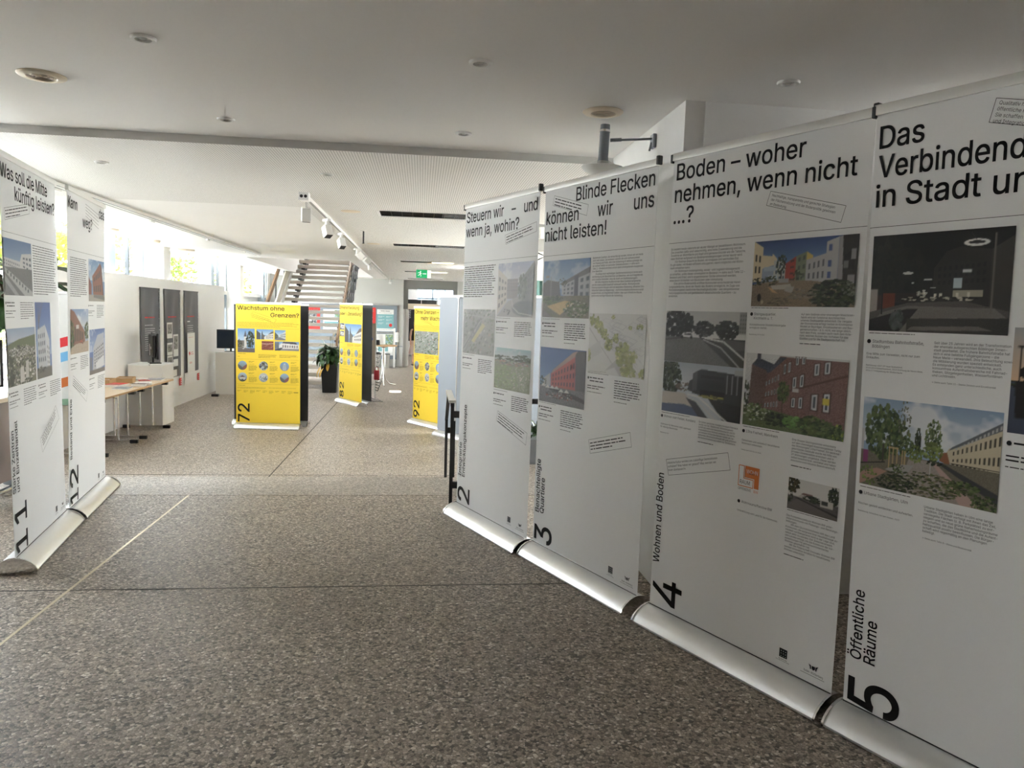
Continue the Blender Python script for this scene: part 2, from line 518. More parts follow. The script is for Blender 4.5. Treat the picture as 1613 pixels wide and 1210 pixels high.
# end wall with door recess
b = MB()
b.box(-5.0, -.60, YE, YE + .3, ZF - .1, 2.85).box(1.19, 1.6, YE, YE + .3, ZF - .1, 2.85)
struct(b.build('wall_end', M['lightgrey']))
b = MB()
b.box(-.60, 1.19, YE + .12, YE + .3, 2.15, 2.85).box(-.60, -.45, YE + .12, YE + .3, 1.48, 2.15).box(1.05, 1.19, YE + .12, YE + .3, ZF, 2.15)
struct(b.build('wall_door_recess', M['greywall']))
d = bpy.data.objects.new('door_1', None); COL.objects.link(d); d['kind'] = 'structure'
MB().box(-.45, 1.05, YE + .10, YE + .3, 1.48, 1.67).build('door_lintel', M['beige'], d)
b = MB().box(-.58, -.50, YE + .08, YE + .3, ZF, 1.48).box(.97, 1.05, YE + .1, YE + .3, ZF, 1.48)
b.build('door_frame', M['steel'], d)
MB().box(-.50, -.43, YE + .16, YE + .9, ZF + .01, 1.46).build('door_leaf', M['white'], d)
w = bpy.data.objects.new('window_6', None); COL.objects.link(w); w['kind'] = 'structure'
MB().box(-.45, 1.05, YE + .2, YE + .21, 1.67, 2.15).build('window_pane', M['glass'], w)
MB().box(-.02, .0, YE + .17, YE + .24, 1.67, 2.15).box(.5, .52, YE + .17, YE + .24, 1.67, 2.15).build('window_frame', M['white'], w)
# corridor behind the door
b = MB().box(-3.1, -1.6, YE + .3, 34.2, -.9, 2.85).box(1.9, 3.0, YE + .3, 34.2, -.9, 2.85)
b.box(-1.6, -.2, 34.0, 34.2, -.9, 2.85).box(1.5, 1.9, 34.0, 34.2, -.9, 2.85).box(-.2, 1.5, 34.0, 34.2, -.9, .9)
struct(b.build('wall_corridor', M['plaster']))
w = bpy.data.objects.new('window_7', None); COL.objects.link(w); w['kind'] = 'structure'
MB().box(.45, .52, 34.02, 34.14, .9, 2.5).box(1.0, 1.06, 34.02, 34.14, .9, 2.5).box(-.2, 1.5, 34.02, 34.14, 1.95, 2.02).build('window_frame', M['frame'], w)
struct(MB().box(-8, 8, 39, 39.5, -1, 9).build('sky_blocker_outside', M['shade']))  # added wall that blocks bright sky behind the corridor window
portal('daylight portal corridor', (.65, 33.9, 1.7), 1.7, 1.5, (0, -1, 0))

# right hand side: far wall, glazed wall, back wall, near wall with an added unseen clerestory, inner wall block
b = MB()   # wall with a small high opening, added unseen to throw a sun patch
for a in cells(12.0, YE, ZF - .1, 2.85, [(17.15, 17.6, 1.84, 2.44)]): b.box(1.37, 1.6, *a)
struct(b.build('wall_right', M['plaster']))
b = MB()
XG = 4.5
for y in (9.8, 11.3, 12.9): b.box(XG - .05, XG + .1, y, y + .1, .2, 2.5)
b.box(XG - .05, XG + .1, 9.8, 13.0, .2, .28).box(XG - .05, XG + .1, 9.8, 13.0, 2.3, 2.5)
w = bpy.data.objects.new('window_8', None); COL.objects.link(w); w['kind'] = 'structure'
b.build('window_frame', M['frame'], w)
MB().box(XG, XG + .01, 9.8, 13.0, .2, 2.45).build('window_pane', M['glass'], w)
struct(MB().box(XG - .05, XG + .12, 5.3, 13.0, -.9, .2).box(XG - .05, XG + .12, 5.3, 9.8, .2, 2.85).build('wall_parapet', M['plaster']))
portal('daylight portal right', (XG - .1, 11.4, 1.3), 3.2, 2.2, (-1, 0, 0))
struct(MB().box(1.6, 4.7, 12.95, 13.1, -.9, 2.85).build('wall_right_return', M['plaster']))
struct(MB().box(1.26, 4.6, 3.67, 5.30, 0, Z1).box(1.36, 1.364, 3.664, 3.67, 0, Z1).build('wall_block', M['concrete']))
struct(MB().box(-5.2, 4.6, -3.75, -3.6, -.8, 2.85).build('wall_back', M['dimwall']))
b = MB().box(3.0, 3.15, -3.6, 3.25, -.1, 2.6).box(3.0, 3.15, 3.25, 3.67, -.1, 2.15)
struct(b.build('wall_near_right', M['dimwall']))
w = bpy.data.objects.new('window_9', None); COL.objects.link(w); w['kind'] = 'structure'  # unseen clerestory, added to make the ceiling glow
MB().box(3.05, 3.12, 3.25, 3.67, 2.15, 2.19).box(3.05, 3.12, 3.25, 3.29, 2.15, 2.5).build('window_frame', M['frame'], w)
portal('daylight portal added window', (2.98, 3.46, 2.325), .42, .35, (-1, 0, 0))

# free-standing white display wall in front of the window bays
struct(MB().box(-4.52, -4.47, 9.0, 18.0, ZF, 1.855).build('wall_partition', M['part']))

# outside
o = MB().box(-70, -5.15, -40, 90, -1.2, -.75).box(4.7, 60, -40, 90, -1.2, -.75).build('ground_outside', M['grass']); struct(o)
# ---------------------------------------------------------------- lettering
try:
    FONT = bpy.data.fonts.load(os.path.join(bpy.utils.system_resource('DATAFILES'), 'fonts', 'Inter.woff2'))
except Exception:
    FONT = None
_tc = bpy.data.curves.new('lettering', 'FONT')
if FONT: _tc.font = FONT
_to = bpy.data.objects.new('lettering', _tc)
from mathutils.geometry import delaunay_2d_cdt
_gl, _adv = {}, {}
def contours(s, res):
    _tc.body = s; _tc.resolution_u = res; _tc.size = 1; _tc.fill_mode = 'NONE'
    me = bpy.data.meshes.new_from_object(_to)
    v = [x.co.to_2d() for x in me.vertices]; e = [tuple(x.vertices) for x in me.edges]
    bpy.data.meshes.remove(me)
    return v, e
def advance(c):
    if c not in _adv:
        w = lambda t: max(p.x for p in contours(t, 1)[0])
        _adv[c] = w('H' + c + 'H') - w('HH')
    return _adv[c]
def glyph(c, res):
    """one character filled by the non-zero rule (the outlines of a letter may cross each other)"""
    if (c, res) not in _gl:
        v, e = contours(c, res)
        if not v or not e:
            _gl[(c, res)] = ([], [])
        else:
            ov, oe, of, _, _, _ = delaunay_2d_cdt(v, e, [], 0, 1e-7)
            P = np.array([p[:] for p in ov]); F = np.array(of)
            A = np.array([v[i][:] for i, j in e]); B = np.array([v[j][:] for i, j in e])
            # follow every outline in one direction
            nb = {}
            for i, j in e: nb.setdefault(i, []).append(j); nb.setdefault(j, []).append(i)
            seen = set(); seg = []
            for i0 in range(len(v)):
                if i0 in seen or i0 not in nb: continue
                loop = [i0]; seen.add(i0); cur = i0
                nx = i0 + 1 if i0 + 1 in nb[i0] else nb[i0][0]
                while nx not in seen:
                    loop.append(nx); seen.add(nx); cur = nx
                    k = [q for q in nb[cur] if q not in seen]
                    if not k: break
                    nx = k[0]
                seg += list(zip(loop, loop[1:] + loop[:1]))
            A = np.array([v[i][:] for i, j in seg]); B = np.array([v[j][:] for i, j in seg])
            C = P[F].mean(1)
            up_ = (A[None, :, 1] <= C[:, None, 1]) & (B[None, :, 1] > C[:, None, 1]); dn = (A[None, :, 1] > C[:, None, 1]) & (B[None, :, 1] <= C[:, None, 1])
            cr_ = (B[None, :, 0] - A[None, :, 0]) * (C[:, None, 1] - A[None, :, 1]) - (C[:, None, 0] - A[None, :, 0]) * (B[None, :, 1] - A[None, :, 1])
            wn = (up_ & (cr_ > 0)).sum(1) - (dn & (cr_ < 0)).sum(1)
            tri = P[F]; d = (tri[:, 1, 0] - tri[:, 0, 0]) * (tri[:, 2, 1] - tri[:, 0, 1]) - (tri[:, 2, 0] - tri[:, 0, 0]) * (tri[:, 1, 1] - tri[:, 0, 1])
            _gl[(c, res)] = ([Vector((p[0], p[1], 0)) for p in P], [tuple(int(q) for q in (f if k > 0 else f[::-1])) for f, w, k in zip(F, wn, d) if w != 0 and abs(k) > 1e-9])
    return _gl[(c, res)]
def glyphs(s, res):
    vs, fs, x = [], [], 0.0
    for c in s:
        if c != ' ':
            gv, gf = glyph(c, res); n = len(vs)
            vs += [Vector((p.x + x, p.y, 0)) for p in gv]; fs += [tuple(i + n for i in f) for f in gf]
        x += advance(c)
    return vs, fs
CAP = max(v.y for v in glyphs('H', 4)[0])

class Print(MB):
    """flat print on a sheet; u to the right, v downwards from the sheet's top left"""
    def __init__(s, y=-.0022):
        super().__init__(); s.y = y
    def text(s, txt, u, v, cap, w=None, rot=0.0, mi=0, res=3, right=False, indent=0.0):
        """baseline start (u, v), cap height, optional exact width, rot in degrees counter-clockwise"""
        vs, fs = glyphs(txt, res)
        if not vs: return s
        x0 = min(p.x for p in vs); x1 = max(p.x for p in vs)
        k = cap / CAP
        kx = k if w is None else w / (x1 - x0)
        c, sn = math.cos(R(rot)), math.sin(R(rot))
        # the large lettering is a heavier cut: thicken its strokes a little
        d = cap * .014 if cap >= .04 else 0.0
        for sx_, sy_ in ((-d, -d), (d, -d), (-d, d), (d, d)) if d else ((0, 0),):
            out = []
            for p in vs:
                a = (p.x - x0) * kx + sx_ + indent - ((x1 - x0) * kx if right else 0); b = p.y * k + sy_
                out.append((u + a * c - b * sn, s.y, -(v - a * sn - b * c)))
            s.add(out, fs, mi)
        return s
    def lines(s, txts, u, v, cap, step, k=.92, rot=0, mi=0, res=2):
        for i, t in enumerate(txts):
            if not t: continue
            ind = 0
            if t.startswith('  '): ind = cap * 3; t = t.strip()
            vs, fs = glyphs(t, res)
            wd = (max(p.x for p in vs) - min(p.x for p in vs)) * cap / CAP * k
            c, sn = math.cos(R(rot)), math.sin(R(rot))
            s.text(t, u + i * step * sn, v + cap + i * step * c, cap, w=wd, rot=rot, mi=mi, res=res, indent=ind)
        return s
    def rect(s, u0, v0, u1, v1, mi=0, dy=0.0):
        y = s.y - dy
        return s.add([(u0, y, -v1), (u1, y, -v1), (u1, y, -v0), (u0, y, -v0)], [(0, 1, 2, 3)], mi)
    def poly(s, pts, mi=0, dy=0.0):
        return s.add([(u, s.y - dy, -v) for u, v in pts], [tuple(range(len(pts) - 1, -1, -1))], mi)
    def line(s, a, b, t, mi=0):
        d = Vector((b[0] - a[0], b[1] - a[1])); d.normalize(); nrm = Vector((-d.y, d.x)) * t / 2
        return s.poly([(a[0] + nrm.x, a[1] + nrm.y), (b[0] + nrm.x, b[1] + nrm.y), (b[0] - nrm.x, b[1] - nrm.y), (a[0] - nrm.x, a[1] - nrm.y)], mi)
    def outline(s, pts, t, mi=0):
        for i in range(len(pts)):
            s.line(pts[i], pts[(i + 1) % len(pts)], t, mi)
        return s
    def disc(s, u, v, r, mi=0, n=18, dy=0.0):
        return s.poly([(u + r * math.cos(2 * math.pi * i / n), v + r * math.sin(2 * math.pi * i / n)) for i in range(n)], mi, dy)
    def bars(s, u0, v0, u1, n, step, h, seed, rot=0.0, last=.6, mi=0):
        """lines of print too small to read: rows of word-long strokes"""
        rg = random.Random(seed); c, sn = math.cos(R(rot)), math.sin(R(rot))
        L = u1 - u0; g = h * .20; h0, h = h, h * .6
        for i in range(n):
            x, end = 0.0, L * (last if i == n - 1 else rg.uniform(.88, 1.0))
            while x < end - h:
                w = min(rg.uniform(1.6, 7.5) * h0, end - x)
                pts = []
                for a, b in ((x, i * step + g), (x + w, i * step + g), (x + w, i * step + g + h), (x, i * step + g + h)):
                    pts.append((u0 + a * c + b * sn, v0 - a * sn + b * c))
                s.poly(pts, mi)
                x += w + h0 * .7
        return s
    def put(s, name, m, sheet):
        o = s.build(name, m, sheet)
        return o

# ---------------------------------------------------------------- small raster painter for the printed photographs
class Pic:
    def __init__(s, w, h, c=(128, 128, 128), seed=1):
        s.w, s.h = w, h
        s.a = np.empty((h, w, 3), float); s.a[:] = c
        s.X, s.Y = np.meshgrid((np.arange(w) + .5) / w, (np.arange(h) + .5) / h)
        s.g = np.random.default_rng(seed)
    def smooth(s, n):
        q = s.g.random((n, n)); yi = s.Y * (n - 1.001); xi = s.X * (n - 1.001)
        y0 = yi.astype(int); x0 = xi.astype(int); fy = yi - y0; fx = xi - x0
        fy = fy * fy * (3 - 2 * fy); fx = fx * fx * (3 - 2 * fx)
        return (q[y0, x0] * (1 - fx) + q[y0, x0 + 1] * fx) * (1 - fy) + (q[y0 + 1, x0] * (1 - fx) + q[y0 + 1, x0 + 1] * fx) * fy
    def noise(s):
        return (s.smooth(5) * .5 + s.smooth(11) * .3 + s.smooth(25) * .2)
    def grad(s, c0, c1, y0=0.0, y1=1.0):
        m = (s.Y >= y0) & (s.Y <= y1); t = ((s.Y - y0) / (y1 - y0))[..., None]
        s.a = np.where(m[..., None], np.array(c0) * (1 - t) + np.array(c1) * t, s.a); return s
    def clouds(s, y1=.5, amt=.8, c=(235, 238, 240), lo=.5):
        k = np.clip((s.noise() - lo) * 5, 0, 1) * amt * (s.Y < y1)
        s.a = s.a * (1 - k[..., None]) + np.array(c) * k[..., None]; return s
    def poly(s, pts, c, al=1.0):
        xs = [p[0] for p in pts]; ys = [p[1] for p in pts]
        i0 = max(0, int(min(xs) * s.w) - 1); i1 = min(s.w, int(max(xs) * s.w) + 2)
        j0 = max(0, int(min(ys) * s.h) - 1); j1 = min(s.h, int(max(ys) * s.h) + 2)
        if i1 <= i0 or j1 <= j0: return s
        X = s.X[j0:j1, i0:i1]; Y = s.Y[j0:j1, i0:i1]; m = np.zeros(X.shape, float)
        for ox, oy in ((-.25, -.25), (.25, -.25), (-.25, .25), (.25, .25)):
            XX = X + ox / s.w; YY = Y + oy / s.h; q = np.zeros(X.shape, bool)
            for k in range(len(pts)):
                (xa, ya), (xb, yb) = pts[k], pts[(k + 1) % len(pts)]
                if ya == yb: continue
                q ^= ((YY < ya) != (YY < yb)) & (XX < xa + (YY - ya) * (xb - xa) / (yb - ya))
            m += q * .25
        m = (m * al)[..., None]
        s.a[j0:j1, i0:i1] = s.a[j0:j1, i0:i1] * (1 - m) + np.array(c) * m; return s
    def rect(s, x0, y0, x1, y1, c, al=1.0): return s.poly([(x0, y0), (x1, y0), (x1, y1), (x0, y1)], c, al)
    def line(s, pts, t, c):
        for (xa, ya), (xb, yb) in zip(pts, pts[1:]):
            dx, dy = xb - xa, (yb - ya) * s.h / s.w; L = math.hypot(dx, dy) or 1
            nx, ny = -dy / L * t / 2, dx / L * t / 2 * s.w / s.h
            s.poly([(xa + nx, ya + ny), (xb + nx, yb + ny), (xb - nx, yb - ny), (xa - nx, ya - ny)], c)
        return s
    def ell(s, cx, cy, rx, ry, c, al=1.0):
        i0 = max(0, int((cx - rx) * s.w) - 1); i1 = min(s.w, int((cx + rx) * s.w) + 2)
        j0 = max(0, int((cy - ry) * s.h) - 1); j1 = min(s.h, int((cy + ry) * s.h) + 2)
        if i1 <= i0 or j1 <= j0: return s
        d = ((s.X[j0:j1, i0:i1] - cx) / rx) ** 2 + ((s.Y[j0:j1, i0:i1] - cy) / ry) ** 2
        m = (np.clip((1.15 - d) * 4, 0, 1) * al)[..., None]
        s.a[j0:j1, i0:i1] = s.a[j0:j1, i0:i1] * (1 - m) + np.array(c) * m; return s
    def fol(s, cx, cy, rx, ry, cols, n=120, k=.16):
        for i in range(n):
            a = s.g.random() * 6.283; r = math.sqrt(s.g.random())
            c = np.array(cols[s.g.integers(len(cols))]) * s.g.uniform(.82, 1.15); q = s.g.uniform(.5, 1.2) * k
            s.ell(cx + rx * r * math.cos(a), cy + ry * r * math.sin(a), max(rx * q, .006), max(ry * q, .008), np.clip(c, 0, 255), .85)
        return s
    def wins(s, q, nx, ny, c, fx=.5, fy=.55, c2=None, skip=0.0):
        (ax, ay), (bx, by), (cx, cy), (dx, dy) = q
        def P(u, v):
            return ((ax * (1 - u) + bx * u) * (1 - v) + (dx * (1 - u) + cx * u) * v, (ay * (1 - u) + by * u) * (1 - v) + (dy * (1 - u) + cy * u) * v)
        for i in range(nx):
            for j in range(ny):
                if s.g.random() < skip: continue
                u0 = (i + .5 - fx / 2) / nx; u1 = (i + .5 + fx / 2) / nx; v0 = (j + .5 - fy / 2) / ny; v1 = (j + .5 + fy / 2) / ny
                if c2 is not None:
                    e = .12 / nx; s.poly([P(u0 - e, v0 - e), P(u1 + e, v0 - e), P(u1 + e, v1 + e), P(u0 - e, v1 + e)], c2)
                s.poly([P(u0, v0), P(u1, v0), P(u1, v1), P(u0, v1)], c)
        return s
    def grain(s, amt, y0=0.0, y1=1.0, n=None):
        z = (s.g.random((s.h, s.w, 1)) - .5) * amt * ((s.Y >= y0) & (s.Y <= y1))[..., None]
        s.a = s.a + z; return s
    def soft(s, c, k):
        s.a = s.a * (1 - k) + np.array(c) * k; return s

def photo(sheet, pic, u0, v0, u1, v1, round_=False, name='printed_photograph', y=-.0026):
    """the painted picture as a fine coloured grid printed at (u0, v0)-(u1, v1)"""
    lum = (pic.a @ np.array([.3, .59, .11]))[..., None]
    a = np.clip((lum + .80 * (pic.a - lum)) * .93, 0, 255) / 255.0   # muted: washing-out by glare put into the print
    a = np.where(a <= .04045, a / 12.92, ((a + .055) / 1.055) ** 2.4)
    h, w = pic.h, pic.w
    X, Y = np.meshgrid(np.linspace(0, 1, w), np.linspace(0, 1, h))
    if round_:
        x = X * 2 - 1; yv = Y * 2 - 1
        X = (x * np.sqrt(1 - yv * yv / 2) + 1) / 2; Y = (yv * np.sqrt(1 - x * x / 2) + 1) / 2
    co = np.empty((h * w, 3)); co[:, 0] = (u0 + X * (u1 - u0)).ravel(); co[:, 1] = y; co[:, 2] = -(v0 + Y * (v1 - v0)).ravel()
    me = bpy.data.meshes.new(name)
    idx = np.arange(h * w).reshape(h, w)
    q = np.stack([idx[1:, :-1], idx[1:, 1:], idx[:-1, 1:], idx[:-1, :-1]], -1).reshape(-1, 4)
    me.vertices.add(h * w); me.vertices.foreach_set('co', co.ravel())
    me.loops.add(q.size); me.loops.foreach_set('vertex_index', q.ravel())
    me.polygons.add(len(q)); me.polygons.foreach_set('loop_start', np.arange(0, q.size, 4))
    me.update(calc_edges=True)
    at = me.color_attributes.new('print', 'FLOAT_COLOR', 'POINT')
    at.data.foreach_set('color', np.concatenate([a.reshape(-1, 3), np.ones((h * w, 1))], 1).ravel())
    return link(name, me, M['photo'], sheet)
# ---------------------------------------------------------------- the printed photographs
GRN = [(62, 84, 40), (84, 108, 52), (44, 62, 30), (104, 122, 66)]
DGR = [(36, 46, 28), (52, 64, 38), (28, 36, 24), (70, 80, 50)]
GRY = [(40, 42, 42), (58, 60, 60), (30, 32, 32)]

def pic_courtyard():
    p = Pic(150, 88, (70, 100, 165), 4).grad((52, 78, 140), (120, 160, 210), 0, .45)
    p.poly([(0, .0), (.1, .1), (.1, .22), (.2, .24), (.2, .2), (.25, .28), (.25, .62), (0, .62)], (226, 208, 165))
    p.poly([(.1, .42), (.25, .36), (.25, .64), (.1, .7)], (150, 165, 190))
    p.wins([(.01, .16), (.09, .2), (.09, .52), (.01, .52)], 2, 2, (70, 66, 58), .45, .6)
    p.poly([(.22, .3), (.34, .34), (.34, .62), (.22, .64)], (196, 196, 186)).wins([(.23, .34), (.34, .37), (.34, .6), (.23, .62)], 3, 3, (66, 84, 100))
    p.rect(.12, .4, .24, .46, (176, 190, 205)).rect(.17, .53, .26, .58, (190, 204, 218))
    p.poly([(.34, .36), (.44, .26), (.44, .7), (.34, .66)], (184, 66, 52)).wins([(.37, .3), (.44, .26), (.44, .66), (.37, .63)], 1, 4, (90, 50, 46), .55, .35)
    p.poly([(.44, .26), (.54, .2), (.54, .66), (.44, .68)], (128, 138, 108)).wins([(.45, .26), (.54, .21), (.54, .6), (.45, .62)], 2, 3, (80, 92, 76), .5, .5)
    p.poly([(.54, .2), (.6, .26), (.6, .66), (.54, .66)], (214, 188, 92))
    p.poly([(.54, .32), (.72, .24), (.72, .08), (.83, .02), (.83, .68), (.54, .66)], (186, 184, 184))
    p.wins([(.55, .36), (.72, .28), (.72, .62), (.55, .62)], 4, 2, (88, 92, 98), .4, .6)
    for x, y in ((.74, .12), (.74, .34), (.74, .5)): p.rect(x, y, x + .03, y + .09, (70, 92, 150))
    p.poly([(.83, .02), (.9, 0), (.9, .7), (.83, .68)], (160, 158, 156))
    p.poly([(.86, .0), (1, 0), (1, .72), (.88, .7)], (54, 50, 48)).poly([(.88, .28), (.97, .2), (.97, .48), (.88, .46)], (36, 34, 34))
    p.rect(.88, .36, .92, .46, (120, 118, 116)).rect(.94, .2, .98, .34, (150, 150, 150)).rect(.92, .55, .98, .74, (150, 148, 145))
    p.fol(.3, .38, .05, .14, DGR, 60).line([(.3, .45), (.3, .66)], .012, (50, 40, 30)).fol(.47, .58, .05, .12, DGR, 40)
    p.poly([(0, .66), (.3, .6), (.6, .62), (1, .7), (1, 1), (0, 1)], (142, 122, 96)).grain(26, .62)
    p.fol(.05, .62, .09, .06, DGR, 40).fol(.2, .6, .08, .07, DGR, 40)
    p.poly([(.2, .68), (.4, .66), (.42, .74), (.22, .74)], (196, 186, 170)).poly([(.36, .7), (.44, .7), (.42, .8), (.34, .76)], (180, 172, 158))
    p.rect(.28, .58, .38, .64, (168, 164, 158)).poly([(.17, .7), (.21, .72), (.28, .8), (.22, .78)], (216, 170, 118))
    p.fol(.82, .82, .24, .2, DGR + [(90, 96, 74)], 420, .1).fol(.95, .74, .07, .1, [(120, 124, 110), (70, 76, 60)], 60)
    p.fol(.5, .82, .12, .08, [(150, 140, 120), (120, 108, 92)], 50).fol(.3, .92, .12, .06, [(96, 88, 66), (120, 106, 80)], 40)
    p.ell(.085, .86, .02, .06, (50, 44, 40)).ell(.12, .93, .012, .03, (196, 180, 140)); return p

def pic_car_park():
    p = Pic(110, 54, (216, 216, 212), 5).grad((196, 197, 196), (226, 226, 222), 0, .5)
    p.fol(.17, .28, .2, .3, GRY, 260, .12).fol(.5, .34, .13, .14, GRY + [(84, 86, 84)], 130).fol(.78, .34, .14, .16, GRY, 170)
    p.rect(.92, .02, 1, .4, (150, 150, 148)).wins([(.92, .04), (1, .04), (1, .4), (.92, .4)], 3, 5, (110, 110, 110))
    p.rect(0, .5, 1, 1, (120, 120, 118)).grain(20, .5).poly([(0, .55), (.3, .48), (.3, .51), (0, .58)], (80, 80, 78))
    p.poly([(.46, .5), (1, .5), (1, 1), (.86, 1)], (66, 66, 64)).poly([(.55, .5), (1, .53), (1, .68), (.9, .7)], (92, 92, 90))
    p.poly([(.2, .5), (.24, .42), (.34, .4), (.38, .45), (.38, .5)], (232, 232, 230)).poly([(.26, .44), (.34, .42), (.36, .46), (.26, .46)], (80, 82, 84))
    p.ell(.23, .5, .018, .03, (40, 40, 40)).ell(.35, .5, .018, .03, (40, 40, 40))
    p.line([(.52, .5), (.75, .55), (1, .85)], .016, (226, 226, 222)).line([(.5, .53), (.72, .66), (.95, 1)], .012, (200, 200, 198)); return p

def pic_car_park_housing():
    p = Pic(110, 54, (196, 204, 212), 6).grad((180, 192, 204), (214, 218, 220), 0, .45)
    p.fol(.1, .3, .15, .32, DGR + [(96, 106, 86)], 260, .12).fol(.3, .46, .12, .08, [(112, 92, 80), (130, 120, 104)], 50)
    p.poly([(.4, .2), (.5, .1), (1, .14), (1, .72), (.4, .56)], (58, 58, 62)).poly([(.4, .2), (.46, .13), (.46, .5), (.4, .52)], (92, 94, 98))
    p.poly([(.36, .34), (.4, .3), (.4, .54), (.34, .52)], (70, 70, 74)).rect(.5, .2, .78, .26, (40, 40, 44))
    p.rect(.5, .48, .8, .6, (26, 26, 28)).fol(.65, .6, .14, .03, [(150, 150, 70), (180, 170, 80)], 30, .25)
    for x in (.82, .88, .94): p.line([(x, .16), (x, .5)], .012, (150, 152, 156))
    p.rect(.9, .06, 1, .16, (180, 182, 184)).poly([(.6, .62), (1, .7), (1, 1), (.8, 1)], (44, 44, 46))
    p.poly([(0, .6), (.3, .58), (.36, .66), (.52, 1), (0, 1)], (200, 192, 182)).poly([(0, .84), (.3, .8), (.44, .84), (.52, 1), (0, 1)], (92, 106, 140))
    p.poly([(.32, .66), (.44, .7), (.62, 1), (.5, 1)], (78, 80, 88)).line([(.34, .6), (.48, .62), (.84, 1)], .016, (226, 226, 222)).line([(.34, .66), (.48, .72), (.7, 1)], .012, (206, 206, 204))
    return p

def pic_brick():
    p = Pic(140, 92, (214, 216, 216), 7).grad((222, 224, 224), (206, 208, 208), 0, .5)
    p.poly([(.36, .02), (.5, .03), (1, .03), (1, .9), (.16, .76), (.2, .34)], (134, 96, 88)).poly([(.07, .16), (.14, .08), (.3, .16), (.24, .26), (.22, .74), (.05, .74)], (112, 84, 76))
    p.poly([(.07, .16), (.13, .06), (.32, .14), (.24, .26), (.22, .22)], (66, 70, 86)).rect(.12, .0, .16, .08, (76, 80, 92)).poly([(.23, .26), (.36, .03), (.43, .03), (.27, .24)], (78, 82, 98))
    p.grain(30, .05, .8)
    p.poly([(.2, .58), (1, .18), (1, .21), (.2, .6)], (98, 66, 60))
    W1 = (214, 216, 218)
    for q, n, m in (([(.22, .38), (.37, .24), (.37, .34), (.22, .44)], 5, 1), ([(.22, .52), (.37, .42), (.37, .52), (.22, .58)], 5, 1), ([(.22, .66), (.37, .6), (.37, .7), (.22, .72)], 5, 1),
                    ([(.39, .12), (.48, .06), (.48, .22), (.39, .28)], 2, 1), ([(.48, .28), (.62, .2), (.62, .4), (.48, .44)], 2, 1), ([(.5, .0), (.62, 0), (.62, .1), (.5, .14)], 2, 1),
                    ([(.48, .54), (.62, .5), (.62, .68), (.48, .68)], 2, 1), ([(.67, .08), (.86, .02), (.86, .2), (.67, .26)], 2, 1), ([(.66, .46), (.88, .4), (.88, .7), (.66, .68)], 2, 1)):
        p.wins(q, n, m, W1, .46, .8, (88, 60, 54)).wins(q, n, m, (72, 80, 90), .18, .6)
    p.rect(.5, .42, .56, .47, (206, 200, 196)).poly([(.79, .5), (.85, .5), (.85, .58), (.79, .58)], (226, 206, 60))
    p.fol(.41, .48, .06, .14, GRN, 110, .16).line([(.41, .6), (.41, .8)], .01, (90, 76, 60))
    p.poly([(0, .72), (.3, .74), (1, .86), (1, 1), (0, 1)], (92, 110, 66)).grain(24, .72).fol(.02, .6, .04, .2, DGR, 60)
    p.fol(.15, .8, .14, .12, GRN + [(206, 210, 190), (140, 160, 110)], 170, .12).fol(.36, .86, .12, .1, DGR, 120, .14).fol(.55, .86, .12, .08, [(92, 140, 60), (110, 158, 74)], 80)
    p.fol(.74, .88, .18, .14, GRN, 200, .12).fol(.96, .92, .06, .12, GRN + [(150, 170, 60)], 70); return p

def pic_road():
    p = Pic(70, 46, (216, 214, 208), 8).rect(0, .55, 1, 1, (96, 92, 90)).grain(16, .55)
    p.fol(.1, .2, .14, .24, [(60, 56, 30), (90, 76, 40), (40, 36, 24)], 130, .16).fol(.04, .55, .07, .2, DGR, 50)
    p.poly([(.2, .56), (.3, .44), (.5, .42), (.52, .56)], (190, 180, 172)).poly([(.27, .46), (.32, .4), (.5, .4), (.52, .46)], (120, 84, 76)).fol(.5, .54, .18, .1, DGR, 90).fol(.9, .3, .1, .26, DGR, 120)
    p.rect(.66, .48, .9, .68, (200, 194, 184)).rect(.68, .5, .8, .62, (60, 64, 62)).poly([(0, .9), (.2, .6), (.3, .58), (1, .86), (1, 1), (0, 1)], (112, 104, 100)).poly([(.14, .6), (.22, .58), (1, .84), (1, .9)], (60, 56, 56))
    return p

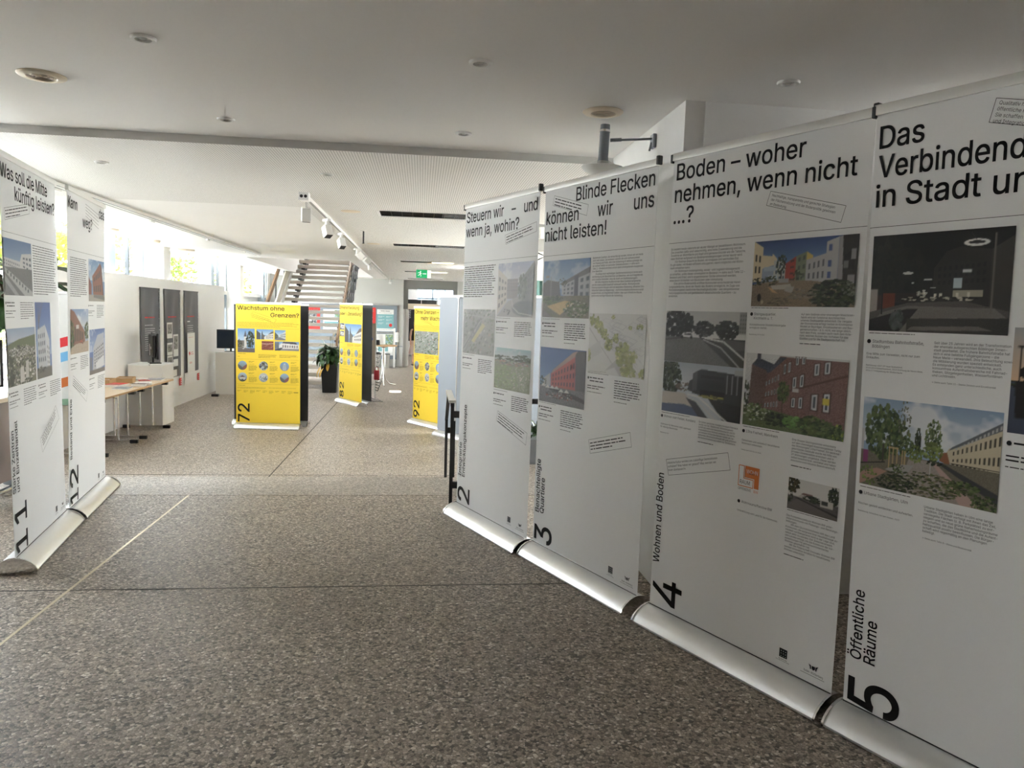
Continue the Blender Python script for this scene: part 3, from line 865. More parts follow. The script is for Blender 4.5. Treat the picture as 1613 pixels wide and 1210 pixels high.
def pic_night():
    p = Pic(190, 128, (17, 17, 18), 9).grad((14, 14, 15), (34, 32, 30), .2, .7)
    p.poly([(.48, .36), (.56, .2), (.66, .16), (.86, .2), (.86, .72), (.48, .7)], (46, 44, 42)).wins([(.5, .34), (.84, .3), (.84, .52), (.5, .54)], 9, 3, (28, 28, 30)).poly([(.86, .2), (1, .08), (1, .8), (.86, .74)], (62, 58, 54))
    p.fol(.12, .32, .16, .3, [(26, 30, 22), (20, 22, 18), (34, 36, 28)], 220, .14).fol(.3, .36, .12, .2, [(28, 30, 24), (20, 22, 18)], 120)
    p.rect(0, .62, .1, .82, (58, 34, 26)).rect(0, .56, .06, .8, (160, 150, 140)).rect(.1, .6, .2, .76, (120, 50, 30)).rect(.2, .6, .36, .7, (44, 34, 30))
    p.rect(.62, .46, .68, .56, (190, 210, 216)).rect(.62, .58, .82, .64, (170, 164, 140)).wins([(.48, .6), (.86, .58), (.86, .66), (.48, .66)], 10, 1, (220, 214, 190), .5, .7, None, .35)
    p.poly([(.0, .8), (.3, .7), (.7, .68), (1, .78), (1, 1), (0, 1)], (86, 82, 76)).poly([(.1, .8), (.3, .73), (.9, .75), (1, .86), (1, 1), (.2, 1), (0, .94)], (118, 112, 104))
    p.poly([(0, .88), (.3, .76), (.38, .76), (.24, 1), (0, 1)], (34, 32, 32)).poly([(.3, .86), (1, .84), (1, 1), (.3, 1)], (56, 54, 50)).poly([(.34, .94), (.8, .92), (.9, .96), (.3, .98)], (110, 104, 96)).grain(10, .7)
    p.line([(.09, 1.0), (.19, .88)], .008, (30, 28, 26)).fol(.22, .88, .05, .1, [(70, 80, 74), (90, 96, 92), (60, 62, 60)], 60, .3).line([(.1, .36), (.1, .82)], .012, (12, 12, 12))
    for cx, cy, rx, ry, al in ((.76, .13, .085, .034, 1), (.29, .4, .04, .014, .9), (.44, .47, .032, .01, .8), (.33, .5, .012, .006, .8), (.48, .55, .02, .006, .7)):
        p.ell(cx, cy, rx, ry, (236, 236, 230), al)
    p.ell(.76, .128, .055, .016, (40, 40, 42)).line([(.72, .03), (.76, .11)], .003, (60, 60, 60)).line([(.88, .05), (.88, .8)], .012, (110, 104, 94))
    p.rect(.68, .38, .74, .41, (220, 224, 226)).fol(.4, .6, .04, .03, [(230, 226, 210), (190, 180, 160)], 14, .3).fol(.5, .66, .3, .02, [(200, 190, 166), (40, 36, 32), (26, 24, 22)], 70, .06); return p

def pic_urban_garden():
    p = Pic(190, 122, (150, 178, 208), 10).grad((138, 168, 204), (214, 222, 226), 0, .5).clouds(.5, .9, (236, 238, 240), .46)
    p.poly([(.64, .5), (.66, .44), (1, .14), (1, .84), (.68, .6)], (214, 200, 164)).poly([(.68, .42), (1, .1), (1, .18), (.66, .46)], (104, 108, 116))
    p.wins([(.68, .46), (1, .2), (1, .36), (.68, .52)], 11, 1, (76, 70, 58), .4, .6).wins([(.68, .54), (1, .42), (1, .55), (.68, .57)], 11, 1, (70, 64, 54), .4, .7).wins([(.68, .58), (1, .58), (1, .78), (.68, .62)], 11, 1, (60, 56, 48), .5, .8)
    p.wins([(.7, .43), (1, .12), (1, .17), (.7, .45)], 12, 1, (190, 190, 188), .5, .8).poly([(.6, .5), (.65, .48), (.68, .62), (.6, .58)], (160, 96, 60)).rect(.68, .58, 1, .59, (60, 56, 50))
    p.poly([(.0, .6), (1, .6), (1, 1), (0, 1)], (120, 112, 92)).poly([(.38, .62), (.55, .6), (.78, 1), (.3, 1)], (166, 154, 142)).grain(18, .6)
    p.poly([(.55, .62), (.58, .62), (.9, 1), (.76, 1)], (196, 160, 146)).poly([(.62, .6), (1, .82), (1, .92), (.6, .62)], (66, 66, 68))
    p.fol(.17, .36, .14, .3, GRN, 330, .1).fol(.3, .42, .08, .2, GRN + [(120, 130, 50)], 130, .12).fol(.33, .2, .05, .2, [(120, 120, 100), (96, 100, 76)], 46, .08).fol(.36, .5, .06, .1, GRN, 60)
    p.fol(.44, .42, .02, .14, DGR, 60, .2).fol(.43, .56, .05, .1, [(130, 150, 60), (100, 122, 48)], 60).fol(.55, .36, .06, .2, GRN + [(126, 140, 80)], 150, .1).fol(.55, .5, .07, .1, [(130, 150, 66), (110, 126, 56), (84, 100, 44)], 90).fol(.58, .62, .07, .03, DGR, 30)
    p.line([(.18, .5), (.18, .7)], .012, (70, 60, 50))
    for x, y0, y1 in ((.23, .52, .78), (.26, .52, .78), (.29, .52, .76), (.33, .54, .72), (.35, .54, .72)): p.line([(x, y0), (x, y1)], .008, (206, 170, 112))
    p.line([(.22, .53), (.3, .53)], .01, (214, 180, 124)).poly([(.2, .78), (.36, .82), (.42, .68), (.3, .7)], (170, 166, 160)).fol(.3, .74, .06, .04, GRN, 40).line([(.54, .62), (.54, .78)], .006, (200, 200, 196))
    p.rect(.02, .6, .06, .74, (150, 60, 120)).rect(0, .36, .02, .6, (200, 200, 200)).line([(0, .76), (.2, .7)], .008, (40, 42, 40)).poly([(0, .86), (.14, .78), (.22, .8), (.1, .92), (0, 1)], (186, 140, 120))
    p.fol(.76, .82, .12, .07, GRN, 130, .12).fol(.92, .94, .09, .1, GRN, 120, .12).fol(.5, .86, .3, .13, [(70, 84, 40), (96, 108, 60), (130, 120, 90), (50, 58, 34)], 300, .06).fol(.06, .88, .08, .12, [(96, 120, 50), (130, 150, 70)], 50, .12).fol(.3, .92, .16, .1, DGR, 120, .09); return p

def pic_dusk():
    p = Pic(110, 76, (230, 190, 150), 11).grad((176, 176, 178), (240, 196, 150), 0, .5).rect(0, .5, 1, 1, (66, 74, 96)).fol(.3, .52, .4, .06, DGR, 60)
    for x in (.08, .2, .42, .7): p.ell(x, .42, .035, .05, (30, 24, 22)).poly([(x - .05, .5), (x + .05, .5), (x + .04, .85), (x - .04, .85)], (30, 26, 26))
    p.line([(.05, .18), (.05, .5)], .012, (60, 50, 46)).line([(.03, .18), (.09, .18)], .012, (50, 44, 40)); return p

def pic_housing():
    p = Pic(80, 76, (120, 160, 214), 12).grad((86, 128, 190), (178, 204, 226), 0, .5).clouds(.5, .5)
    p.poly([(.42, .4), (1, .2), (1, .72), (.42, .6)], (190, 192, 198)).poly([(.4, .4), (1, .14), (1, .24), (.42, .44)], (110, 106, 110)).poly([(.68, .3), (.76, .27), (.76, .66), (.68, .64)], (84, 80, 96))
    p.wins([(.44, .44), (.68, .36), (.68, .62), (.44, .6)], 3, 3, (92, 100, 112)).wins([(.78, .32), (1, .26), (1, .66), (.78, .64)], 2, 3, (92, 100, 112))
    p.poly([(0, .4), (.1, .34), (.36, .38), (.4, .62), (0, .66)], (96, 90, 92)).rect(.06, .26, .14, .3, (150, 150, 150)).fol(.45, .38, .1, .06, DGR, 30)
    p.rect(0, .62, 1, 1, (120, 116, 92)).poly([(.1, .8), (.5, .7), (.7, .74), (.4, .95)], (222, 188, 112)).poly([(0, .84), (.24, 1), (0, 1)], (130, 118, 112)).grain(30, .62)
    p.fol(.2, .7, .2, .07, GRN, 70).fol(.74, .84, .26, .14, GRN + [(200, 196, 170)], 190, .1).fol(.3, .66, .16, .05, DGR, 40).line([(.18, .28), (.18, .66)], .012, (150, 152, 150)); return p

def pic_red_block():
    p = Pic(80, 78, (70, 110, 190), 13).grad((64, 98, 178), (136, 172, 220), 0, .7)
    p.poly([(.26, .46), (.78, .1), (.8, .78), (.26, .7)], (206, 92, 92)).poly([(.3, .4), (.72, .06), (.82, .02), (.78, .12), (.27, .47)], (188, 150, 140)).poly([(.78, .08), (.84, .02), (1, .02), (1, .86), (.8, .78)], (96, 90, 96))
    for q in ([(.28, .48), (.78, .2), (.78, .34), (.28, .54)], [(.28, .55), (.78, .38), (.78, .5), (.28, .6)], [(.28, .62), (.78, .55), (.78, .66), (.28, .67)]): p.wins(q, 8, 1, (70, 60, 76), .42, .75)
    p.poly([(.1, .56), (.24, .46), (.26, .68), (.1, .7)], (190, 192, 196)).fol(.06, .62, .1, .08, DGR, 40).rect(0, .7, 1, 1, (120, 118, 122)).poly([(.24, .7), (.8, .78), (1, .84), (1, .9), (.24, .76)], (60, 56, 60)).grain(40, .7)
    for x, y in ((.1, .68), (.2, .7), (.3, .7), (.4, .7), (.5, .74), (.62, .74)): p.poly([(x - .06, y + .03), (x, y - .03), (x + .06, y + .03)], (234, 230, 222))
    p.fol(.45, .84, .3, .06, [(200, 196, 190), (60, 56, 60), (150, 60, 56), (40, 40, 44)], 120, .07); return p

def pic_sketch():
    p = Pic(96, 88, (224, 224, 220), 14); g = random.Random(3)
    for i in range(46):
        x = g.uniform(.3, .98); y = g.uniform(.02, .55); w = g.uniform(.06, .2); c = g.randint(176, 206)
        p.line([(x, y), (x + w, y + w * .35), (x + w * .6, y + w * .7), (x - w * .4, y + w * .3), (x, y)], .006, (c, c, c))
    for i in range(14):
        x = g.uniform(.6, .98); y = g.uniform(.4, .9); p.line([(x, y), (x + .1, y + .12)], .005, (186, 186, 184))
    p.line([(0, .24), (.2, .5), (.45, .8), (.7, 1)], .008, (160, 160, 156)).poly([(0, .6), (.22, .44), (.26, .64), (.0, .8)], (212, 212, 208)).poly([(.32, .94), (.52, .74), (.72, .98), (.6, 1), (.5, .86)], (190, 190, 186)).line([(0, .98), (.35, .96)], .006, (150, 150, 146))
    OL = [(176, 180, 96), (150, 158, 84), (196, 196, 130), (130, 140, 76)]
    for x, y, rx, ry in ((.06, .12, .05, .1), (.14, .18, .05, .1), (.22, .24, .06, .1), (.16, .1, .02, .05), (.3, .34, .07, .08), (.38, .5, .07, .1), (.5, .4, .05, .08), (.62, .58, .12, .12), (.68, .76, .16, .14), (.8, .68, .07, .1), (.98, .92, .06, .08), (.02, .7, .03, .1), (.74, .9, .12, .1), (.44, .06, .03, .03), (.9, .2, .05, .05), (.74, .22, .03, .03)):
        p.fol(x, y, rx, ry, OL, 46, .26)
    return p.soft((225, 225, 220), .12)

def pic_campus():
    p = Pic(70, 80, (196, 204, 222), 15).grad((160, 170, 214), (226, 228, 228), 0, .4).clouds(.4, .9)
    p.poly([(0, .1), (.28, .28), (.28, .72), (0, .98)], (214, 206, 196)).wins([(.02, .2), (.27, .34), (.27, .7), (.02, .9)], 3, 4, (120, 116, 112), .55, .5).rect(.28, .3, .58, .66, (150, 142, 146)).wins([(.28, .3), (.58, .3), (.58, .54), (.28, .54)], 6, 4, (116, 110, 116)).poly([(.62, .36), (1, 0), (1, .8), (.7, .7)], (132, 134, 140)).wins([(.66, .38), (1, .06), (1, .6), (.7, .6)], 6, 4, (110, 112, 118))
    p.poly([(0, 1), (.3, .72), (.6, .62), (1, .78), (1, 1)], (176, 172, 174)).fol(.7, .46, .12, .22, [(110, 116, 112), (90, 98, 92), (140, 144, 140)], 110).ell(.8, .84, .36, .14, (112, 116, 122)).line([(.42, .68), (.46, .82), (.62, .92), (1, .96)], .02, (220, 220, 218)).fol(.3, .9, .1, .06, [(90, 90, 92), (60, 60, 62)], 16, .2)
    return p.soft((196, 195, 192), .25)  # pale veil of glare put into the picture

def pic_aerial(seed=16, base=(150, 150, 146), w=70, h=64, soft=.25, green=.3):
    p = Pic(w, h, base, seed); g = random.Random(seed)
    for i in range(230):
        x, y = g.random(), g.random(); s = g.uniform(.01, .035); c = g.choice([(206, 204, 198), (176, 150, 140), (120, 120, 118), (96, 110, 84), (190, 186, 180), (84, 96, 72)])
        if g.random() < green: c = g.choice([(96, 116, 76), (80, 100, 66)])
        a = .5; p.poly([(x, y), (x + s * 1.8 * a + s, y - s), (x + s * 1.8, y + s * .5), (x + s * .6, y + s * 1.4)], c)
    p.line([(0, .86), (.5, .3), (.9, .1)], .03, (170, 168, 166)).line([(.3, 0), (.62, .3), (1, .5)], .022, (160, 158, 158)).line([(0, .12), (1, .2)], .018, (180, 178, 176))
    return p.soft((196, 195, 192), soft)  # pale glare veil mixed into the print colours

def pic_rail_aerial():
    p = pic_aerial(); p.poly([(.28, .7), (.62, .3), (.7, .36), (.36, .74)], (212, 204, 150)).line([(.02, .9), (.55, .2)], .02, (120, 120, 120)).line([(.08, .95), (.6, .25)], .015, (130, 130, 128)); return p.soft((196, 195, 192), .12)  # a second veil of painted glare

def pic_meadow():
    p = Pic(70, 72, (206, 218, 220), 17).grad((150, 196, 204), (224, 230, 230), 0, .25).clouds(.3, .8).fol(.2, .26, .3, .08, DGR, 70).fol(.8, .24, .3, .1, DGR, 80).rect(0, .3, 1, 1, (140, 150, 112)).grain(30, .3)
    p.fol(.5, .34, .5, .06, [(210, 210, 208), (120, 116, 120), (80, 84, 84), (190, 120, 110)], 90, .08).fol(.3, .72, .4, .3, [(120, 150, 86), (140, 166, 100), (166, 176, 120)], 330, .06).fol(.75, .7, .3, .3, [(150, 156, 120), (130, 144, 100), (214, 204, 196)], 230, .06)
    return p.soft((196, 195, 192), .25)  # glare on the film put into the colours

def pic_white_block():
    p = Pic(64, 76, (110, 146, 196), 18).grad((84, 118, 170), (150, 176, 206), 0, .5)
    p.poly([(0, .34), (.55, .38), (.62, .24), (.98, .2), (1, .92), (0, .5)], (206, 206, 206)).wins([(.64, .28), (.98, .26), (1, .82), (.64, .62)], 3, 5, (80, 90, 104), .6, .45).wins([(0, .36), (.55, .42), (.55, .56), (0, .46)], 9, 2, (110, 118, 128)).rect(0, .5, 1, 1, (112, 112, 114)).poly([(0, .5), (1, .92), (1, 1), (.7, 1), (0, .58)], (180, 180, 180)).poly([(0, .62), (.5, 1), (.36, 1), (0, .74)], (160, 160, 162)).grain(16, .5)
    for i in range(8): p.rect(.1 + i * .1, .56 + i * .045, .14 + i * .1, .62 + i * .045, (70, 76, 84))
    return p

def pic_tower():
    p = Pic(44, 74, (90, 128, 200), 19).grad((66, 102, 184), (150, 178, 220), 0, .7)
    for i in range(8): p.line([(.1 + .06 * i, 0), (.2, .3), (.05 + .05 * i, .5)], .012, (110, 100, 110))
    p.poly([(.1, .36), (.6, .3), (.66, .92), (.1, .9)], (198, 202, 210)).poly([(.6, .3), (.86, .5), (.88, .92), (.66, .92)], (216, 218, 222)).wins([(.12, .4), (.58, .38), (.62, .8), (.12, .8)], 4, 4, (96, 104, 118)).wins([(.68, .55), (.86, .6), (.86, .9), (.68, .9)], 2, 5, (110, 118, 130)).rect(0, .86, 1, 1, (110, 108, 106)).fol(.3, .88, .3, .05, [(60, 60, 60), (90, 84, 80)], 40, .14); return p

def pic_crowd():
    p = Pic(80, 72, (150, 170, 200), 20).grad((150, 172, 208), (190, 200, 214), 0, .24).poly([(0, .28), (.4, .2), (1, .14), (1, .4), (0, .4)], (98, 110, 70)).rect(0, .34, 1, 1, (110, 110, 92))
    p.fol(.5, .66, .55, .36, [(220, 216, 210), (60, 60, 50), (120, 124, 90), (80, 92, 56), (170, 160, 150), (40, 40, 36)], 560, .05).fol(.5, .42, .5, .08, [(190, 188, 184), (90, 90, 84), (214, 210, 206)], 170, .05)
    p.poly([(.42, .7), (.54, .68), (.56, .96), (.4, .96)], (206, 200, 194)).poly([(.62, .6), (.72, .6), (.72, .9), (.6, .9)], (196, 192, 186)).fol(.1, .75, .1, .3, DGR, 70); return p

def pic_brick_corner():
    p = Pic(50, 72, (120, 160, 206), 21).grad((106, 150, 204), (190, 208, 224), 0, .5).clouds(.5, .7)
    p.poly([(.22, .4), (.7, .06), (.78, .14), (.9, .84), (.28, .84)], (156, 98, 82)).poly([(.7, .06), (.78, .12), (.92, .84), (.86, .86)], (120, 74, 64)).poly([(0, .4), (.18, .6), (.18, .84), (0, .84)], (150, 92, 82))
    for q in ([(.3, .44), (.72, .2), (.74, .4), (.3, .54)], [(.3, .62), (.76, .56), (.78, .78), (.3, .78)]): p.wins(q, 4, 1, (86, 84, 90), .55, .8)
    p.rect(0, .84, 1, 1, (170, 162, 152)).poly([(.3, .84), (.9, .84), (1, .9), (1, .96), (.3, .9)], (120, 124, 120)); return p

def pic_brick_garden():
    p = Pic(50, 70, (180, 196, 220), 22).grad((140, 170, 216), (214, 220, 226), 0, .4).clouds(.4, .8).poly([(0, 0), (.2, .06), (.75, .5), (.8, .78), (0, .86)], (150, 98, 80)).wins([(.2, .36), (.7, .54), (.7, .74), (.2, .74)], 5, 1, (70, 60, 56), .5, .9).rect(.3, .36, .45, .44, (210, 204, 200)).fol(.06, .6, .14, .34, GRN, 90).fol(.9, .52, .14, .2, GRN, 80)
    p.poly([(0, .86), (.3, .78), (1, .74), (1, 1), (0, 1)], (190, 170, 146)).fol(.62, .74, .14, .06, [(200, 70, 50), (170, 90, 60), (60, 60, 50)], 30, .2).grain(20, .7); return p

def pic_scaffold():
    p = Pic(50, 76, (96, 130, 200), 23).grad((90, 120, 190), (170, 192, 226), 0, .5).clouds(.5, .7).poly([(.2, .9), (.26, .4), (.5, .14), (.9, .1), (.98, .86), (.5, .94)], (186, 190, 200)).wins([(.26, .46), (.9, .3), (.94, .86), (.3, .86)], 6, 6, (92, 96, 106), .5, .5)
    for i in range(9): p.line([(.22, .44 + i * .05), (.94, .24 + i * .07)], .012, (206, 204, 200))
    p.poly([(.4, .76), (.9, .62), (.94, .86), (.42, .9)], (226, 228, 232)).poly([(0, .6), (.18, .62), (.18, .9), (0, .92)], (120, 130, 150)).rect(0, .9, 1, 1, (120, 114, 112)); return p

def pic_town(seed, w=40, h=52, red=False):
    g = random.Random(seed); p = Pic(w, h, (130, 176, 222), seed).grad((100, 156, 220), (196, 218, 236), 0, .55)
    if red:
        p = Pic(w, h, (150, 70, 54), seed); p.fol(.5, .5, .5, .45, [(170, 84, 64), (130, 58, 46), (200, 150, 130), (110, 50, 40)], 160, .08); p.line([(0, .3), (.4, .34), (1, .26)], .05, (220, 180, 166)); return p
    k = seed % 4
    if k == 0:
        p.rect(.38, .34, .52, .85, (220, 214, 200)).poly([(.36, .34), (.45, .08), (.54, .34)], (90, 92, 104)).rect(0, .5, .38, .82, (120, 112, 100)).fol(.74, .46, .22, .34, DGR, 130, .14).line([(.76, .5), (.76, .95)], .03, (60, 50, 40)).fol(.1, .62, .14, .16, DGR, 50).rect(0, .82, 1, 1, (110, 98, 92)).fol(.4, .8, .16, .06, [(230, 226, 220), (60, 60, 60)], 20, .2)
    elif k == 1:
        p.poly([(0, .1), (.24, .4), (.24, 1), (0, 1)], (84, 82, 84)).poly([(.28, 1), (.3, .4), (.5, .6), (.5, 1)], (110, 104, 100)).poly([(.3, .5), (.34, .12), (.38, .5)], (70, 74, 86)).poly([(.46, .72), (.7, .5), (.92, .3), (1, .34), (1, 1), (.46, 1)], (226, 220, 208)).poly([(.66, .54), (.88, .22), (1, .2), (1, .36)], (120, 104, 96)).wins([(.56, .62), (.98, .46), (.98, .9), (.56, .9)], 5, 2, (96, 90, 88))
    elif k == 2:
        p.poly([(0, .2), (.3, .5), (.34, .8), (0, .9)], (90, 96, 84)).poly([(.34, .5), (.6, .4), (1, .1), (1, .9), (.4, .76)], (206, 208, 204)).wins([(.5, .46), (1, .26), (1, .74), (.5, .72)], 4, 2, (90, 110, 110)).poly([(0, 1), (.3, .72), (.5, .7), (1, .9), (1, 1)], (130, 130, 132)).fol(.3, .66, .12, .06, [(50, 56, 60), (200, 200, 200)], 20, .2)
    else:
        p.rect(0, .1, .18, 1, (110, 116, 124)).poly([(.18, .4), (.34, .1), (.86, .14), (.98, .4), (.98, .8), (.18, .74)], (232, 226, 220)).poly([(.3, .2), (.36, .04), (.84, .08), (.94, .3)], (74, 66, 70)).wins([(.3, .36), (.96, .38), (.96, .7), (.3, .68)], 7, 1, (110, 100, 100), .5, .8).rect(0, .76, 1, 1, (146, 140, 138)).poly([(0, .9), (.26, .66), (.34, .68), (.2, 1), (0, 1)], (70, 72, 78))
    return p.grain(14)

def pic_round(seed):
    g = random.Random(seed); p = Pic(20, 20, (176, 184, 190), seed)
    k = seed % 5
    if k == 0: p.grad((190, 214, 232), (120, 116, 112)).rect(.2, .5, .8, .8, (206, 200, 196)).poly([(.2, .5), (.5, .3), (.8, .5)], (120, 80, 70)).fol(.5, .85, .4, .1, DGR, 24, .3)
    elif k == 1: p.grad((206, 208, 208), (176, 178, 180)).fol(.5, .6, .4, .3, [(120, 124, 126), (220, 220, 220), (90, 94, 96)], 34, .2)
    elif k == 2: p.grad((150, 190, 226), (130, 130, 130)).poly([(0, .3), (.5, .7), (.5, 1), (0, 1)], (110, 104, 104)).poly([(1, .3), (.5, .7), (.5, 1), (1, 1)], (150, 96, 84))
    elif k == 3: p.fol(.5, .5, .5, .5, [(70, 66, 60), (120, 110, 104), (190, 184, 176), (90, 100, 70)], 60, .2)
    else: p.grad((120, 170, 224), (150, 150, 150)).poly([(.3, .9), (.4, .2), (.6, .15), (.7, .9)], (196, 206, 214)).wins([(.4, .3), (.6, .3), (.66, .85), (.36, .85)], 2, 5, (100, 120, 140))
    return p
# ================================================================= ROLL-UP BANNERS
BASE_PROF = [(-.098, .004), (-.100, .014), (-.090, .034), (-.070, .054), (-.045, .070), (-.018, .079), (-.004, .081), (.004, .081), (.03, .078), (.06, .066), (.085, .045), (.098, .018), (.098, .004)]

def rollup(name, label, L, ang, Wd, H, zf, lean, sheet_m, prints, group, back=None, clip=True):
    """stand with a cassette base, a printed sheet, a top rail and a pole; L is the sheet's lower left corner seen from its front"""
    a = R(ang)
    root = thing(name, label, 'roll-up banner', (L[0] + math.cos(a) * Wd / 2, L[1] + math.sin(a) * Wd / 2, zf), a, group)
    hw = Wd / 2
    base = MB().prism_x(BASE_PROF, -hw - .002, hw + .002).build('base', M['alu'], root, smooth=35)
    capp = [(y * 1.05, .002 + z * 1.03) for y, z in BASE_PROF]
    for sgn in (-1, 1):
        MB().prism_x(capp, *sorted((sgn * (hw + .002), sgn * (hw + .011)))).build('end_cap', M['chrome'], base, smooth=35)
        MB().box(*sorted((sgn * (hw - .12), sgn * (hw - .04))), -.09, .09, 0, .006).build('foot', M['rubber'], base)
    MB().box(-hw, hw, -.003, .0006, .0795, .0835).build('slot', M['black'], base)
    Hs = H - .085
    th = math.atan2(lean, Hs)
    b = MB()
    # the sheet: a thin skin, very slightly bowed at its edges
    n = 12
    fr = [(-hw + Wd * i / n, -.0012 + .002 * (2 * i / n - 1) ** 4) for i in range(n + 1)]
    vs = [(x, y, z) for z in (-Hs, 0) for x, y in fr] + [(x, y + .0012, z) for z in (-Hs, 0) for x, y in fr]
    m = n + 1; fs = []; mi = []
    for i in range(n):
        fs.append((i, i + 1, m + i + 1, m + i)); fs.append((2 * m + i + 1, 2 * m + i, 3 * m + i, 3 * m + i + 1))
    fs += [(0, m, 3 * m, 2 * m), (n, 2 * m + n, 3 * m + n, m + n)]
    b.add(vs, fs)
    b.mi = [0 if k % 2 == 0 or k >= 2 * n else 1 for k in range(len(fs))]
    # object origin at the sheet's top left, so print is laid out from there; rotate about the foot
    top = Matrix.Translation((0, 0, .085)) @ Matrix.Rotation(th, 4, 'X') @ Matrix.Translation((0, 0, Hs))
    sheet = MB(); sheet.v = [(x + hw, y, z) for x, y, z in b.v]; sheet.f = b.f; sheet.mi = b.mi
    sheet = sheet.build('banner_sheet', [sheet_m, back or sheet_m], root)
    sheet.matrix_local = top @ Matrix.Translation((-hw, 0, 0))
    rail = MB().prism_x([(-.010, -.016), (-.010, .012), (-.006, .018), (.006, .018), (.010, .012), (.010, -.016)], -hw - .004, hw + .004).build('top_rail', M['aluw'], root, smooth=40)
    rail.matrix_local = top
    if clip:
        MB().bbox(hw - .006, hw + .014, -.013, .013, -.012, .030, .004).build('rail_clip', M['black'], rail)
        MB().bbox(-hw - .012, -hw + .002, -.012, .012, -.024, .014, .003).build('rail_clip', M['black'], rail)
    pole = MB().cyl((0, .055, -.02), (0, .035, Hs - .01), .011, n=10).box(-.03, .03, .0, .05, Hs - .03, Hs - .01).build('pole', M['steel'], root, smooth=40)
    pole.matrix_local = Matrix.Translation((0, 0, .085)) @ Matrix.Rotation(th, 4, 'X')
    if prints: prints(sheet)
    return root

def common(s, title, side, num, ruleW=.985, side_x=(.061, .113)):
    """headline lines [(text, u, v, width)], upright side text [(text, v_start, length)], numeral [(digit, v, width)]"""
    p = Print()
    for t, u, v, w in title: p.text(t, u, v, .0715, w, res=6)
    p.put('headline', M['ink'], s)
    p = Print()
    for k, (t, v, ln) in enumerate(side): p.text(t, side_x[k], v, .042, ln, rot=90, res=4)
    p.put('side_title', M['ink'], s)
    p = Print()
    for t, v, w in num: p.text(t, .205, v, .185, w, rot=90, res=8)
    p.put('numeral', M['ink'], s)
    p = Print().line((0, .385), (ruleW, .385), .0016)
    p.put('rule', M['ink'], s)
    # two emblems at the foot: a black square with a grid of dots, and a shield between two beasts
    p = Print(); p.rect(.750, 1.999, .787, 2.034)
    for i in range(3):
        for j in range(3): p.rect(.7575 + i * .0105, 2.0065 + j * .0105, .7605 + i * .0105, 2.0095 + j * .0105, 1, .0004)
    p.bars(.748, 2.040, .79, 1, .01, .003, 3, last=1); p.bars(.735, 2.047, .80, 1, .01, .0022, 4, last=1)
    p.put('emblem', [M['ink'], M['paleink']], s)
    p = Print()
    p.poly([(.898, 2.012), (.912, 2.012), (.912, 2.022), (.905, 2.028), (.898, 2.022)])
    p.poly([(.884, 2.008), (.895, 2.012), (.896, 2.026), (.891, 2.026), (.890, 2.018)]); p.poly([(.926, 2.006), (.915, 2.012), (.914, 2.026), (.919, 2.026), (.920, 2.018)])
    p.text('Baden-Württemberg', .865, 2.043, .0085, .083, res=2); p.line((.85, 2.050), (.955, 2.050), .0014)
    p.put('emblem', M['ink'], s)

def caption(p, u, v, title, sub=(), small=(), bu=True):
    """bullet with a short heading, one sentence and one small line"""
    if bu: p.disc(u + .006, v + .006, .0072)
    for i, t in enumerate(title):
        if t: p.lines([t], u + .019, v + i * .0165, .0105, .016, .95)
        else: p.bars(u + .019, v + i * .0165, u + .15, 1, .01, .0095, i + int(u * 99), last=.9)
    y = v + .044 if len(title) > 1 else v + .040
    if sub is None: p.bars(u, y, u + .17, 2, .0125, .0075, int(v * 77)); p.bars(u, y + .034, u + .16, 1, .01, .005, int(v * 55), last=.8)
    else:
        p.lines(list(sub), u, y, .0078, .0125, .93)
        p.lines(list(small), u, y + .0125 * len(sub) + .016, .0052, .009, .93)

def note(p, pts, t=.0016): return p.outline(pts, t)

G_W = 'white exhibition roll-up banners'
G_Y = 'yellow exhibition roll-up banners'

